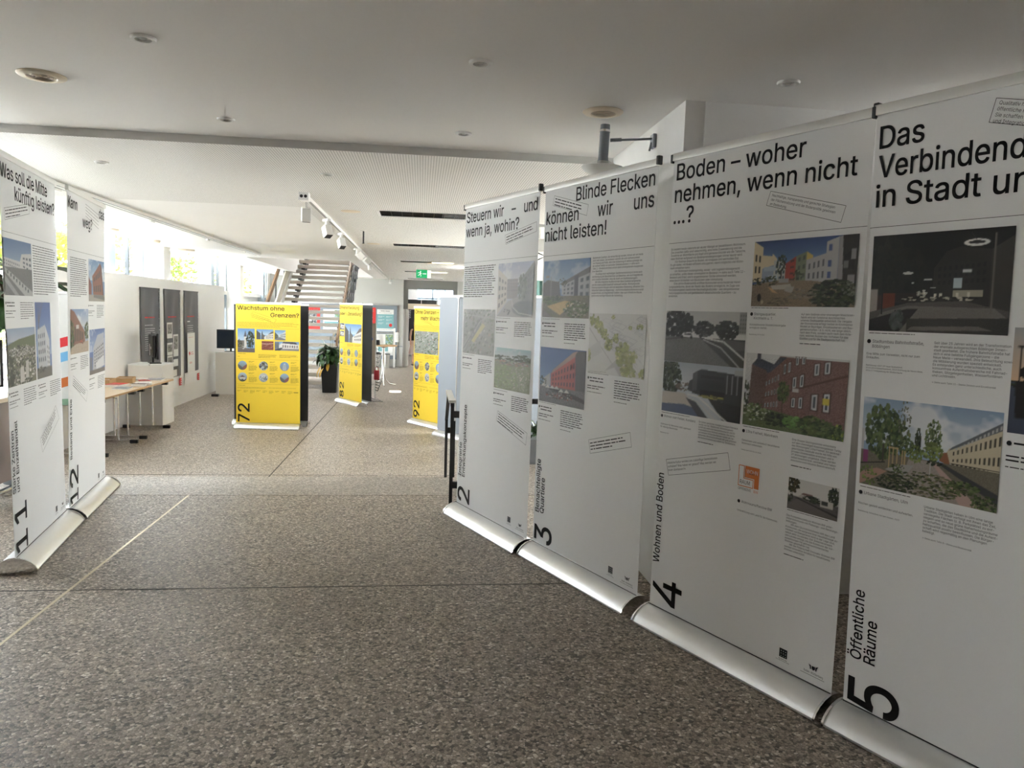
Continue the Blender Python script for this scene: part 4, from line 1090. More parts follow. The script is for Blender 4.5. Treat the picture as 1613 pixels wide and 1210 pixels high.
def print4(s):
    common(s, [('Boden – woher', .026, .104, .683), ('nehmen, wenn nicht', .022, .203, .908), ('...?', .022, .298, .121)], [('Wohnen und Boden', 1.872, .427)], [('4', 2.05, .115)], side_x=(.051, 0))
    p = Print()
    note(p, [(.558, .215), (.896, .306), (.880, .364), (.541, .268)])
    p.lines(['Nachhaltige, transparente und gerechte Strategien', 'der Flächennutzung und der Bodenpolitik gewinnen', 'an Bedeutung.'], .566, .226, .0098, .0165, .93, rot=-15)
    note(p, [(.060, 1.376), (.426, 1.281), (.444, 1.352), (.081, 1.446)])
    p.lines(['»Welche Kultur werden uns zukünftige Generationen', 'vorhalten? Was haben wir gebaut? Was werden wir', 'ihnen überlassen?«'], .070, 1.386, .0098, .0165, .93, rot=14.5)
    p.put('note_box', M['ink'], s)
    p = Print()
    p.lines(['Es besteht heute vielerorts ein akuter Mangel an bezahlbarem Wohnraum.', 'Die Ursachen dafür sind vielschichtig, eine hohe Zuwanderung und die', 'Zunahme an Wohnfläche pro Kopf sind genauso Gründe wie die Tatsache,',
             'dass Wohnen aufgrund von Bodenpreissteigerungen immer teurer wird.', '  Für Wohnen braucht es Boden, ein knappes und wertvolles Gut.', 'Es gilt daher, mit Boden effizient umzugehen, damit möglichst viel Wohn-', 'raum entstehen kann.',
             '  Um Wohnraum kostengünstig, sozial- und zugleich klimagerecht', 'zu schaffen, sollte dieser vorwiegend im Bestand (→ siehe auch Tafel 12 –', 'Bestand und Erbe) und in angemessener Dichte entwickelt werden,', 'etwa durch Schließen von Baulücken oder Umnutzung.',
             '  Eine aktive Bodenpolitik eröffnet Kommunen entscheidende Hand-', 'lungsspielräume, da es der Besitz des Bodens ermöglicht, im Zuge von', 'Konzeptvergaben bestimmte Nachhaltigkeitsziele – wie beispielsweise', 'nutzungsgemischte und gestalterisch anspruchsvolle Quartiere – zu', 'erreichen.'],
            .017, .408, .0098, .01405, .93)
    caption(p, .497, .692, ['Steingauquartier,', 'Kirchheim u. T.'], ['Konzeptbasierte Grundstücksvergabe', 'ermöglicht Vielfalt.'], ['Realisierung: 2014–2024'])
    p.lines(['Auf dem Gelände einer ehemaligen Maschinen-', 'fabrik wird ein funktional durchmischtes', 'urbanes Stadtquartier entwickelt. Die Vergabe', 'der Grundstücke erfolgt hierbei im Kirchheimer', 'Modell an Bauträger, Einzelbauherren und Bau-', 'gemeinschaften – d. h. nicht, wie lange üblich,', 'nach dem Preis, sondern auch nach dem Krite-', 'rium, welchen Nutzen das Vorhaben für das', 'Quartier und für die Stadtgesellschaft hat.'], .740, .691, .0078, .0114, .93)
    caption(p, .010, 1.170, ['Wohnen statt Parken, Konstanz'], ['Wohnraum für Menschen statt Lagerraum', 'für ständige Blechkisten'], ['Realisierung: 2017'])
    p.lines(['Ein bisher genutztes zweigeschossiges Parkdeck', 'wurde von der Städtischen Wohnbaugesell-', 'schaft als wertvolle Baulandressource und für', 'innerstädtisches Wohnen entdeckt. Die sechs', 'vermieteten Einfamilienhäuser nutzen ein be-', 'stehendes Blockheizkraftwerk mit und schützen', 'die Bestandsbebauung zudem vor Straßenlärm.'], .250, 1.169, .0078, .0114, .9)
    caption(p, .495, 1.170, ['13ha Freiheit, Mannheim'], ['Gemeinsam und solidarisch bezahlbaren', 'Wohnraum entwickeln.'], ['Umbau: April 2013 bis Juli 2018'])
    p.lines(['Eine Gruppe Gleichgesinnter entwickelte', 'auf dem ehemaligen Kasernengelände Turley', 'das Wohnprojekt 13ha Freiheit. Ein denkmal-', 'geschütztes Gebäude wurde mit Hilfe von', 'privaten Direktkrediten erworben und in', '29 Wohnungen umgenutzt. Diese werden', 'selbst bewohnt bzw. vermietet und haben', 'eine bunte und inklusive Bewohnerschaft.'], .740, 1.170, .0078, .0114, .93)
    caption(p, .494, 1.464, ['Wohnraumoffensive BW'], ['Unterstützung vom Land für die Kommunen.'], [])
    p.lines(['Das Kompetenzzentrum Wohnen BW unter-', 'stützt Kommunen mit Planungs- und Beratungs-', 'leistungen.', '  Mit dem Grundstücksfonds hilft das Land', 'Kommunen, die aufgrund ihrer Haushaltslage zu-', 'mindest vorübergehend nicht in der Lage sind,', 'selbst aktiv zu werden. Der Zwischenerwerb', 'des Landes erfolgt, bis die Kommune die Vor-', 'aussetzungen für gemeinwohlorientiertes', 'Wohnen geschaffen hat.', '  Mit der Patenschaft Innovativ Wohnen BW', 'werden innovative Ansätze für bezahlbares', 'Wohnen unterstützt.'], .738, 1.466, .0078, .0112, .93)
    for u, v in ((.5, .671), (.012, 1.158), (.497, 1.155), (.74, 1.447)): p.bars(u, v, u + .2, 1, .01, .0035, int(v * 90), last=.9)
    for u, v in ((.742, .803), (.25, 1.259), (.742, 1.272), (.738, 1.622)): p.bars(u, v, u + .10, 1, .01, .005, int(v * 91), last=.9)
    p.put('body_text', M['ink'], s)
    # orange housing logo
    p = Print()
    p.poly([(.523, 1.318), (.596, 1.318), (.596, 1.404), (.572, 1.404), (.572, 1.366), (.523, 1.366)])
    for a, c in (((.491, 1.320), (.491, 1.405)), ((.491, 1.404), (.568, 1.404)), ((.567, 1.404), (.567, 1.371)), ((.568, 1.371), (.518, 1.371)), ((.518, 1.371), (.518, 1.319)), ((.519, 1.320), (.491, 1.320))): p.line(a, c, .0032)
    p.text('WOHN', .531, 1.348, .017, .058, mi=1); p.v = [(x, y - (.0006 if k else 0), z) for (x, y, z), k in zip(p.v, [0] * len(p.v))]
    p.text('RAUM', .499, 1.395, .016, .052, mi=2); p.text('OFFENSIVE', .492, 1.421, .0105, .066, mi=2); p.text('BW', .573, 1.421, .0105, .022, mi=0)
    q = p.put('logo', [M['orange'], M['paleink'], M['ink']], s)
    for pl in q.data.polygons:
        if pl.material_index == 1:
            for vi in pl.vertices: q.data.vertices[vi].co.y = -.0030
    photo(s, pic_courtyard(), .497, .409, .959, .667)
    photo(s, pic_car_park(), .011, .691, .480, .921); photo(s, pic_car_park_housing(), .011, .9215, .480, 1.152)
    photo(s, pic_brick(), .492, .855, .957, 1.150); photo(s, pic_road(), .738, 1.321, .957, 1.443)

def print5(s):
    common(s, [('Das', .018, .127, .150), ('Verbindende', .019, .222, .500), ('in Stadt und', .016, .318, .530)], [('Öffentliche', 1.894, .252), ('Räume', 1.893, .155)], [('5', 2.062, .103)])
    p = Print()
    note(p, [(.378, .041), (.655, .120), (.640, .186), (.362, .107)])
    p.lines(['Qualitativ hochwertige', 'öffentliche Räume', 'Sie schaffen Begegnung', 'und Integration.'], .386, .050, .0105, .0168, .95, rot=-16)
    p.put('note_box', M['ink'], s)
    p = Print()
    p.bars(.499, .412, .955, 15, .01405, .0095, 51)
    caption(p, .015, .761, ['Stadtumbau Bahnhofstraße,', 'Böblingen'], ['Eine Mitte zum Verweilen, nicht nur zum', 'Einkaufen.'], ['Realisierung: 2007–09 neuer Busbahnhof,', '2012–2014 Einkaufszentrum, 2015 Eröffnung der Neuen Meile,', '2016–17 Fertigstellung der Straßenräume'])
    p.lines(['Seit über 25 Jahren wird an der Transformation', 'der ehemals autogerechten Böblinger Innen-', 'stadt gearbeitet. Die frühere Bahnhofstraße hat', 'sich in eine belebte Fußgängerzone – die', 'Neue Meile – verwandelt. Ihre Beleuchtung sowie', 'die Möblierung wurden speziell entwickelt.', 'Es entstanden ganz unterschiedliche, auch', 'konsumfreie Aufenthaltsbereiche mit Fahrrad-', 'theken, Sitzgelegenheiten, Wasserfontänen', 'und Lichtinseln.'], .245, .758, .0078, .0114, .95)
    p.lines(['→ Siehe auch Tafel 11 – Starke Zentren und Einzelhandel'], .245, .884, .0055, .01, .95)
    caption(p, .017, 1.287, ['Urbane Stadtgärten, Ulm'], ['Nischen gezielt entdecken und aufwerten.'], ['Realisierung: fortlaufend; Auf dem Graben, 2019'])
    p.lines(['Urbane Stadtgärten haben in Ulm eine lange', 'Tradition. Die Stadt verfolgt mit ihnen das Ziel,', 'versiegelte Flächen (z. B. Parkplätze) zu ent-', 'siegeln und so neue grüne Naherholungsräume', 'zu schaffen, die das Stadtklima und die Aufent-', 'haltsqualität positiv beeinflussen. Die Bürger-', 'schaft wird regelmäßig an den Planungen', 'beteiligt.'], .248, 1.288, .0078, .0114, .95)
    p.lines(['→ Siehe auch Tafel 8 – Klima und Biodiversität'], .248, 1.392, .0055, .01, .95)
    caption(p, .479, 1.039, [''], None); p.bars(.72, 1.042, .94, 7, .0114, .0072, 77)
    p.bars(.02, .737, .18, 1, .01, .0035, 5, last=1); p.bars(.02, 1.270, .2, 1, .01, .0035, 6, last=1)
    p.put('body_text', M['ink'], s)
    photo(s, pic_night(), .017, .414, .459, .731); photo(s, pic_urban_garden(), .016, .958, .466, 1.262); photo(s, pic_dusk(), .477, .706, .955, 1.014)

def print3(s):
    common(s, [('Blinde Flecken', .320, .102, .647), ('können', .025, .206, .323), ('wir', .522, .204, .127), ('uns', .820, .200, .147), ('nicht leisten!', .019, .301, .584)], [('Benachteiligte', 1.888, .317), ('Quartiere', 1.885, .210)], [('3', 2.058, .097)])
    p = Print()
    note(p, [(.101, .049), (.436, .134), (.424, .190), (.086, .101)])
    p.bars(.112, .062, .42, 3, .0165, .009, 31, rot=-14.5)
    note(p, [(.530, 1.378), (.874, 1.286), (.890, 1.356), (.550, 1.448)])
    p.bars(.542, 1.390, .86, 3, .0165, .009, 32, rot=15)
    p.put('note_box', M['ink'], s)
    p = Print()
    p.lines(['Bestehende Quartiere, die vernachlässigt werden, können wir uns heute', 'nicht mehr leisten. Sie verdienen vielmehr die volle Aufmerksamkeit', 'von Planung und Politik, denn ihre Aufwertung ist weitaus günstiger als', 'ein weiterer Verfall von wertvoller Gebäudesubstanz (→ siehe auch', 'Tafel 12 – Bestand und Erbe) und ein damit einhergehendes Ausgrenzen', 'ihrer Bewohner.',
             '  Grundlage einer nachhaltigen Quartiersentwicklung ist immer auch', 'die Beteiligung der Bewohnerinnen und Bewohner, wie auch begleitende', 'nicht investive Aktivitäten, etwa die Arbeit von Quartiersmanagern.', '  Mit Hilfe integrierter Ansätze können diese Quartiere aufgewertet', 'und die Lebensqualität dauerhaft verbessert werden. Wohnungsnahe', 'Versorgungseinrichtungen sind von besonderer Bedeutung, attraktive Orts-', 'teilzentren haben als Begegnungs- und Kommunikationsräume eine sozial', 'ausgleichende und integrierende Funktion. Aber auch öffentliche Räume', 'spielen eine wichtige Rolle bei der Aufwertung.'], .499, .412, .0098, .01405, .9, res=1)
    for u, v in ((.022, .765), (.018, 1.252), (.497, 1.040)):
        caption(p, u, v, ['', ''], None); p.bars(u + .232, v, u + .45, 8, .0122, .0075, int(u * 80 + v * 9)); p.bars(u + .235, v + .108, u + .35, 1, .01, .005, 4, last=.9); p.bars(u, v - .022, u + .2, 1, .01, .0035, 6, last=.9)
    p.put('body_text', M['ink'], s)
    photo(s, pic_housing().soft((170, 170, 168), .16), .019, .414, .481, .735); photo(s, pic_red_block().soft((170, 170, 168), .16), .017, .908, .476, 1.225); photo(s, pic_sketch(), .494, .706, .955, 1.018)  # first two veiled in grey: glare put into the print

def print2(s):
    common(s, [('Steuern wir', .028, .113, .524), ('–', .654, .113, .053), ('und', .809, .115, .154), ('wenn ja, wohin?', .021, .210, .731)], [('Integrierte', 1.881, .239), ('Entwicklungskonzepte', 1.878, .509)], [('2', 2.056, .101)], side_x=(.062, .121))
    p = Print()
    note(p, [(.582, .236), (.959, .185), (.965, .240), (.596, .293)]); p.bars(.598, .246, .94, 3, .0165, .009, 21, rot=8)
    note(p, [(.570, 1.351), (.948, 1.440), (.938, 1.514), (.558, 1.417)]); p.bars(.584, 1.364, .93, 4, .0165, .009, 22, rot=-13.5)
    p.put('note_box', M['ink'], s)
    p = Print()
    p.bars(.019, .411, .476, 15, .0144, .0095, 23)
    for u, v in ((.507, .774), (.032, 1.036), (.505, 1.235)):
        caption(p, u, v, [''], None); p.bars(u + .235, v, u + .445, 8, .0122, .0075, int(u * 80 + v * 9)); p.bars(u, v - .02, u + .2, 1, .01, .0035, 6, last=.9)
    p.put('body_text', M['ink'], s)
    photo(s, pic_campus(), .512, .411, .954, .746); photo(s, pic_rail_aerial(), .030, .704, .490, 1.008); photo(s, pic_meadow(), .505, .943, .956, 1.205)

def print11(s):
    common(s, [('Was soll die Mitte', -.0 + .012, .112, .794), ('künftig leisten?', .218, .207, .731)], [('Starke Zentren', 1.745, .333), ('und Einzelhandel', 1.748, .381)], [('1', 2.072, .095), ('1', 1.915, .095)], side_x=(.047, .108))
    p = Print()
    note(p, [(.044, .268), (.452, .196), (.454, .250), (.051, .326)]); p.bars(.058, .276, .44, 3, .0165, .008, 41, rot=10)
    note(p, [(.827, 1.378), (.894, 1.466), (.531, 1.615), (.495, 1.530)]); p.bars(.520, 1.528, .86, 4, .0165, .008, 42, rot=24)
    p.put('note_box', M['ink'], s)
    p = Print()
    p.bars(.484, .418, .944, 20, .0143, .0085, 43)
    for u, v in ((.0, .742), (.0, 1.212), (.490, 1.216)):
        caption(p, u + .008, v, ['', ''], None); p.bars(u + .235, v, u + .465, 8, .0122, .007, int(u * 80 + v * 9))
    p.put('body_text', M['greyink'], s)
    photo(s, pic_white_block(), .008, .416, .457, .708); photo(s, pic_tower(), .485, .742, .780, 1.184); photo(s, pic_crowd(), .006, .881, .465, 1.184)

def print12(s):
    common(s, [('Kann', .021, .118, .210), ('das', .809, .104, .162), ('weg?', .359, .210, .255)], [('Bestand und Erbe', 1.752, .397)], [('1', 2.055, .08), ('2', 1.945, .125)], side_x=(.066, 0))
    p = Print()
    for i in range(5): p.line((.436, .048 + i * .020), (.800, .082 + i * .025), .0022)
    note(p, [(.099, 1.203), (.461, 1.342), (.430, 1.414), (.087, 1.263)]); p.bars(.112, 1.222, .45, 4, .014, .007, 47, rot=-21)
    p.put('note_box', M['ink'], s)
    p = Print()
    p.bars(.05, .428, .468, 19, .0138, .0085, 48)
    for u, v in ((.498, .738), (.048, 1.085), (.515, 1.262)):
        caption(p, u, v, [''], None); p.bars(u + .235, v, u + .445, 8, .0122, .007, int(u * 80 + v * 9))
    p.put('body_text', M['greyink'], s)
    photo(s, pic_brick_corner(), .506, .416, .970, .712); photo(s, pic_brick_garden(), .050, .767, .491, 1.062); photo(s, pic_scaffold(), .520, .914, .970, 1.238)

rollup('rollup_banner', 'white roll-up banner numbered 2 beside the black handrail, headed Steuern wir – und wenn ja, wohin', (.275, 5.328), -67.3, .985, 2.165, 0, -.020, M['vinyl'], print2, G_W)
rollup('rollup_banner', 'white roll-up banner numbered 3 with a red apartment block and a green plan sketch', (.690, 4.392), -67.1, .985, 2.160, 0, -.010, M['vinyl'], print3, G_W)
rollup('rollup_banner', 'white roll-up banner numbered 4 headed Boden – woher, with a small orange logo', (1.108, 3.392), -65.2, .985, 2.165, 0, -.020, M['vinyl'], print4, G_W)
rollup('rollup_banner', 'white roll-up banner numbered 5 with a night street photograph, nearest to the viewer', (1.543, 2.456), -65.4, .985, 2.150, 0, .050, M['vinyl'], print5, G_W)
rollup('rollup_banner', 'white roll-up banner numbered 11 headed Was soll die Mitte, beside the brown desk', (-2.093, 4.142), 100.1, .985, 2.165, 0, -.018, M['vinyl'], print11, G_W, clip=False)
rollup('rollup_banner', 'white roll-up banner numbered 12 headed Kann das weg, at the top of the steps', (-2.266, 5.160), 99.2, .985, 2.150, 0, .030, M['vinyl'], print12, G_W, clip=False)

# ---- yellow banners on the lower floor
def yprint(num, title, big, seed):
    def f(s):
        p = Print()
        for t, u, v, w in title: p.text(t, u, v, .062, w, res=4)
        p.put('headline', M['ink'], s)
        p = Print()
        for t, v, w in num: p.text(t, .205, v, .175, w, rot=90, res=6)
        p.put('numeral', M['ink'], s)
        p = Print(); g = seed
        note(p, [(.225, .185), (.26, .135), (.62, .245), (.585, .30)], .003); p.bars(.25, .165, .58, 3, .022, .008, g, rot=-17)
        p.bars(.02, .295, .965, 5, .0165, .007, g + 1, last=.7)
        for v in (.385, .865, 1.245): p.line((.012, v), (.965, v), .0022)
        p.bars(.03, .775, .16, 1, .01, .010, g + 2, last=1); p.bars(.03, .82, .06, 1, .01, .008, g + 2, last=1)
        p.bars(.345, .785, .64, 5, .0125, .007, g + 3); p.bars(.665, .785, .95, 4, .0125, .007, g + 4)
        for i in range(3):
            for j in range(2):
                u, v = .03 + i * .322, .893 + j * .18
                p.bars(u + .165, v, u + .26, 2, .014, .008, g + i, last=.6); p.bars(u + .165, v + .045, u + .25, 1, .01, .006, g, last=1)
                p.bars(u + .165, v + .068, u + .295, 8, .0105, .0065, g + 7 * i + j)
        p.bars(.03, 1.268, .14, 1, .01, .008, g, last=1); p.bars(.02, 1.298, .47, 2, .013, .006, g + 5, last=.95); p.bars(.5, 1.298, .94, 1, .013, .006, g + 6, last=.95)
        for i in range(9): p.bars(.02 + i * .097, 1.345, .095 + i * .097, 2 + i % 3, .013, .006, g + 10 + i)
        p.bars(.885, 1.355, .955, 1, .02, .020, g + 3, last=1)
        p.put('body_text', M['yink'], s)
        for k, (u0, v0, u1, v1) in enumerate(big):
            if seed == 92:
                pc = pic_aerial(33, (150, 156, 146), 60, 60, 0, .18) if k == 0 else pic_town(36 + k * 2, 24, 20)
            elif seed == 82:
                pc = pic_town(41, 60, 60) if k == 0 else pic_town(35 + 4 * k, 24, 20)
            else: pc = pic_town((40, 41, 42, 43, 43)[k], 46, int(46 * (v1 - v0) / (u1 - u0)), k == 3)
            photo(s, pc, u0, v0, u1, v1)
        for i in range(3):
            for j in range(2):
                u, v = .03 + i * .322, .893 + j * .18
                photo(s, pic_round(seed + i + 3 * j), u, v, u + .14, v + .14, True)
    return f

Y72 = [(.028, .395, .29, .76), (.315, .40, .575, .555), (.595, .405, .76, .56), (.395, .58, .575, .715), (.595, .58, .965, .72)]
Y82 = [(.24, .395, .955, .76), (.02, .39, .22, .52), (.02, .545, .215, .65)]
Y92 = [(.02, .39, .735, .76), (.77, .40, .965, .54), (.77, .56, .965, .66), (.77, .68, .965, .76)]
A72 = math.degrees(math.atan2(-.10, .98))
rollup('rollup_banner', 'yellow roll-up banner numbered 72 headed Wachstum ohne Grenzen, in the middle of the lower floor', (-2.82, 12.03), A72, .985, 1.935, ZF, .0, M['yellow'], yprint([('7', 1.835, .115), ('2', 1.68, .125)], [('Wachstum ohne', .025, .108, .715), ('Grenzen?', .53, .208, .432)], Y72, 72), G_Y, M['darkvinyl'], clip=False)
rollup('rollup_banner', 'yellow roll-up banner numbered 82 turned aside, beside the potted plant at the stairs', (-1.635, 15.62), -58.5, .985, 1.985, ZF, .0, M['yellow'], yprint([('8', 1.875, .13), ('2', 1.70, .125)], [('Innenentwicklung', .02, .105, .82), ('oder', .02, .225, .22), ('Zersiedlung?', .38, .225, .59)], Y82, 82), G_Y, M['darkvinyl'], clip=False)
rollup('rollup_banner', 'yellow roll-up banner numbered 92 partly hidden by the pale back panel, near the door', (-.115, 12.80), -57.5, .985, 1.945, ZF, .0, M['yellow'], yprint([('9', 1.835, .12), ('2', 1.68, .125)], [('Ohne Grenzen –', .03, .105, .70), ('mehr Wachstum', .20, .205, .77)], Y92, 92), G_Y, M['darkvinyl'], clip=False)
# dark backs of stands placed behind two of the yellow ones, facing away
GB = 'roll-up banners seen from their backs'
rollup('rollup_banner', 'dark-backed roll-up banner standing right behind the yellow banner 72', (-1.765, 12.26), A72 + 180, 1.17, 1.925, ZF, .0, M['darkvinyl'], None, GB, M['darkvinyl'], clip=False)
rollup('rollup_banner', 'dark-backed roll-up banner standing right behind the yellow banner 82', (-.945, 14.98), 121.5, .985, 1.985, ZF, .0, M['darkvinyl'], None, GB, M['darkvinyl'], clip=False)
rollup('rollup_banner', 'pale blue grey back of a roll-up banner in front of the yellow banner 92', (.86, 10.75), 126.3, .985, 2.12, ZF, .0, M['vinylback'], None, GB, M['vinylback'], clip=False)
rollup('rollup_banner', 'pale blue back of a roll-up banner glimpsed through the gap between banners 2 and 3', (1.62, 9.70), 118.0, .985, 2.12, ZF, .0, M['vinylback'], None, GB, M['vinylback'], clip=False)
# ================================================================= CEILING FITTINGS
def downlight(loc, label):
    t = thing('ceiling_downlight', label, 'ceiling light', loc, 0, 'round downlights in the ceiling')
    MB().lathe([(.030, -.001), (.033, -.010), (.046, -.010), (.050, -.004), (.050, .002)], 28).build('trim_ring', M['white'], t, smooth=40)
    MB().lathe([(.033, -.009), (.031, .0), (.024, -.001), (.0, -.001)], 24).build('reflector', M['steel'], t, smooth=40)
    MB().lathe([(.015, -.002), (.012, -.008), (0, -.010)], 16).build('lamp', M['lens'], t, smooth=60)
    return t
for loc, lab in (((-1.13, 3.31, Z1), 'small round downlight at the top left, nearest on the plain ceiling'), ((.23, 3.32, Z1), 'small round downlight at the top centre of the plain ceiling'),
                 ((1.60, 3.30, Z1), 'small round downlight above banner 4 near the bright wall top'), ((-1.13, 4.61, Z1), 'small round downlight left of centre just before the grey ceiling step'),
                 ((.23, 4.62, Z1), 'small round downlight right of centre just before the grey ceiling step'), ((-2.33, 5.94, Z2), 'small round downlight in the perforated ceiling above banner 12'),
                 ((-.73, 5.97, Z2), 'small round downlight in the perforated ceiling near the track end')):
    downlight(loc, lab)

def speaker(loc, label):
    t = thing('ceiling_speaker', label, 'ceiling speaker', loc, 0, 'beige ceiling speakers')
    MB().lathe([(.062, -.006), (.066, -.012), (.098, -.009), (.106, -.003), (.106, .002)], 36).build('rim', M['beige'], t, smooth=40)
    b = MB()
    b.lathe([(.063, -.007), (.0, -.007)], 36)
    for k in range(7): b.lathe([(.058 - k * .008, -.0072), (.056 - k * .008, -.0098), (.054 - k * .008, -.0072)], 32)
    b.build('grille', M['beigegrill'], t, smooth=40)
speaker((-1.81, 3.95, Z1), 'round beige ceiling speaker at the upper left')
speaker((.92, 3.97, Z1), 'round beige ceiling speaker above the grey lamp and banner 3')
for y, lab in ((8.15, 'flat beige disc cover in the ceiling beside the nearest air slot'), (12.0, 'flat beige disc cover in the ceiling beside the second air slot')):
    o = MB().lathe([(0, -.004), (.100, -.004), (.106, .001)], 36).build('ceiling_cover', M['beige'], None, smooth=40, loc=(-.75, y, Z2))
    tag(o, lab, 'ceiling cover', 'flat disc covers')
for i, (y, lab) in enumerate(((8.4, 'beige disc lamp under the window ceiling behind banner 12'), (11.3, 'beige disc lamp at the window edge just right of banner 12'), (13.0, 'beige disc lamp at the window edge left of the first white column'),
                              (14.9, 'beige disc lamp at the window edge just past the first white column'), (16.6, 'beige disc lamp at the window edge before the second white column'))):
    t = thing('disc_lamp', lab, 'ceiling light', (-4.40, y, Z2), 0, 'disc lamps along the window ceiling')
    MB().lathe([(.0, -.040), (.15, -.040), (.168, -.032), (.172, -.01), (.172, .001)], 32).build('housing', M['beige'], t, smooth=40)
    MB().lathe([(.0, -.043), (.12, -.043), (.125, -.040)], 28).build('diffuser', M['white'], t, smooth=40)

# slot luminaires with mirror louvres
for i, y in enumerate(SLOTY):
    lab = ['slot louvre in the ceiling, widest and nearest, left of banner 2', 'slot louvre in the ceiling, second one back', 'slot louvre in the ceiling with a warm lit half, third one back', 'slot louvre in the ceiling with a warm lit half, beside the exit sign', 'slot louvre in the ceiling nearest the end wall'][i]
    t = thing('slot_luminaire', lab, 'ceiling light', (.10, y, Z2), 0, 'slot louvres across the ceiling')
    b = MB().box(-.56, .56, -.23, .23, .10, .11).box(-.56, .56, -.23, -.226, 0, .1).box(-.56, .56, .226, .23, 0, .1).box(-.56, -.556, -.2, .2, 0, .1).box(.556, .56, -.2, .2, 0, .1)
    b.build('housing', M['louvre'], t)
    MB().box(-.575, .575, -.245, -.226, -.006, .002).box(-.575, .575, .226, .245, -.006, .002).box(-.575, -.552, -.23, .23, -.006, .002).box(.552, .575, -.23, .23, -.006, .002).build('trim_frame', M['white'], t)
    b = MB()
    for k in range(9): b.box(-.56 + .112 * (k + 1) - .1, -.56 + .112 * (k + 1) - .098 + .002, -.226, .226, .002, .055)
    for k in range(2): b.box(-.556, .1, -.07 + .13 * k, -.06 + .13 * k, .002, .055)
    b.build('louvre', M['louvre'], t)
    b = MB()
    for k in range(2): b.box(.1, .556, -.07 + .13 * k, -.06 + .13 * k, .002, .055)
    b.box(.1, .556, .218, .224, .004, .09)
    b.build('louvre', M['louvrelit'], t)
    if i in (2, 3):
        MB().box(.10, .54, .08, .17, .01, .045).build('lamp', M['tube'], t)
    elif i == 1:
        MB().box(.1, .42, .10, .18, .01, .04).build('lamp', M['louvrelit'], t)  # unlit block in the bright copy, a painted reflection

# lighting track with spotlights
trk = thing('lighting_track', 'long white ceiling track running back towards the end wall', 'light track', (-1.05, 7.0, Z2))
b = MB().box(-.018, .018, 0, 18.3, -.035, .001)
b.build('rail', M['white'], trk)
MB().box(-.010, -.004, 0, 18.3, -.0365, -.034).box(.004, .010, 0, 18.3, -.0365, -.034).build('groove', M['black'], trk)
b = MB().bbox(-.045, .045, -.05, .06, -.07, .001, .006).build('feed_box', M['white'], trk)
MB().cyl((-.018, -.051, -.035), (-.018, -.045, -.035), .014).cyl((.018, -.051, -.035), (.018, -.045, -.035), .014).build('socket', M['black'], b)
MB().bbox(-.03, .05, 18.22, 18.36, -.17, -.10, .006).cyl((0, 18.29, -.1), (0, 18.29, -.03), .01).build('end_box', M['white'], trk, smooth=40)

def spotlight(y, label, rz, tilt, two=False):
    t = thing('spotlight', label, 'spotlight', (-1.05, y, Z2 - .038), rz, 'white spotlights on the ceiling track')
    MB().bbox(-.022, .022, -.06, .06, -.028, 0, .004).build('adapter', M['white'], t)
    MB().bbox(-.012, .012, -.02, .02, -.085, -.026, .003).build('arm', M['white'], t)
    h = MB().bbox(-.042, .042, -.035, .055, -.125, .0, .008).build('head', M['white'], t)
    h.location = (0, .0, -.075); h.rotation_euler = (tilt, 0, 0)
    b = MB().bbox(-.036, .036, -.028, .048, -.129, -.121, .002)
    b.build('lens', M['black'], h)
    MB().cyl((0, -.02, -.02), (0, .035, -.02), .007, n=10).build('knob', M['steel'], h)
for a in ((7.12, 'white spotlight nearest on the track, aimed down beside its feed box', .2, .25), (8.6, 'white spotlight second along the track, tilted forward', .6, -.45), (10.1, 'white spotlight third along the track, tilted forward', .5, -.5),
          (12.6, 'white spotlight fourth along the track, showing its dark front', -.9, .9), (14.1, 'white spotlight fifth along the track, showing its dark front', -.9, .9)):
    spotlight(*a)
t = thing('spotlight', 'slim cylinder spotlight at the far end of the spotlights on the track', 'spotlight', (-1.05, 15.2, Z2 - .038), 0, 'white spotlights on the ceiling track')
MB().bbox(-.02, .02, -.05, .05, -.028, 0, .004).build('adapter', M['black'], t)
MB().cyl((0, 0, -.03), (.03, -.05, -.21), .026, .03).build('head', M['white'], t, smooth=40)

t = thing('sprinkler', 'short black sprinkler drop hanging from a white plate in the ceiling', 'sprinkler', (-.76, 10.04, Z2))
MB().lathe([(.0, -.012), (.03, -.010), (.045, .001)], 24).build('plate', M['white'], t, smooth=40)
MB().cyl((0, 0, -.01), (0, 0, -.15), .010).build('pipe', M['blackmetal'], t)
MB().lathe([(.006, -.15), (.013, -.16), (.013, -.168), (.0, -.17)], 12).build('head', M['black'], t)

# exit sign on two wires
t = thing('exit_sign', 'green hanging exit sign with a running figure and arrow', 'exit sign', (.03, 17.5, 0), 0)
bx = MB().bbox(-.165, .165, 0, .05, 2.185, 2.37, .004).build('housing', M['signwhite'], t)
p = Print(0); p.rect(0, 0, .25, .185, 0)
p.put('panel', M['green'], t).matrix_local = T(-.165, -.0022, 2.37)
p = Print(0)
p.disc(.098, .040, .014)
p.poly([(.070, .058), (.100, .056), (.112, .072), (.094, .100), (.078, .094), (.084, .074)])
p.poly([(.072, .058), (.048, .058), (.034, .080), (.042, .084), (.054, .068), (.076, .070)]); p.poly([(.104, .060), (.116, .082), (.136, .080), (.137, .088), (.112, .091), (.096, .070)])
p.poly([(.082, .094), (.094, .098), (.116, .118), (.108, .152), (.098, .150), (.104, .122)]); p.poly([(.078, .092), (.090, .104), (.072, .128), (.036, .130), (.036, .120), (.066, .118)])
p.poly([(.150, .080), (.212, .080), (.212, .098), (.150, .098)]); p.poly([(.215, .089), (.205, .070), (.236, .089), (.205, .108)])
p.put('symbol', M['signwhite'], t).matrix_local = T(-.165, -.0046, 2.37)
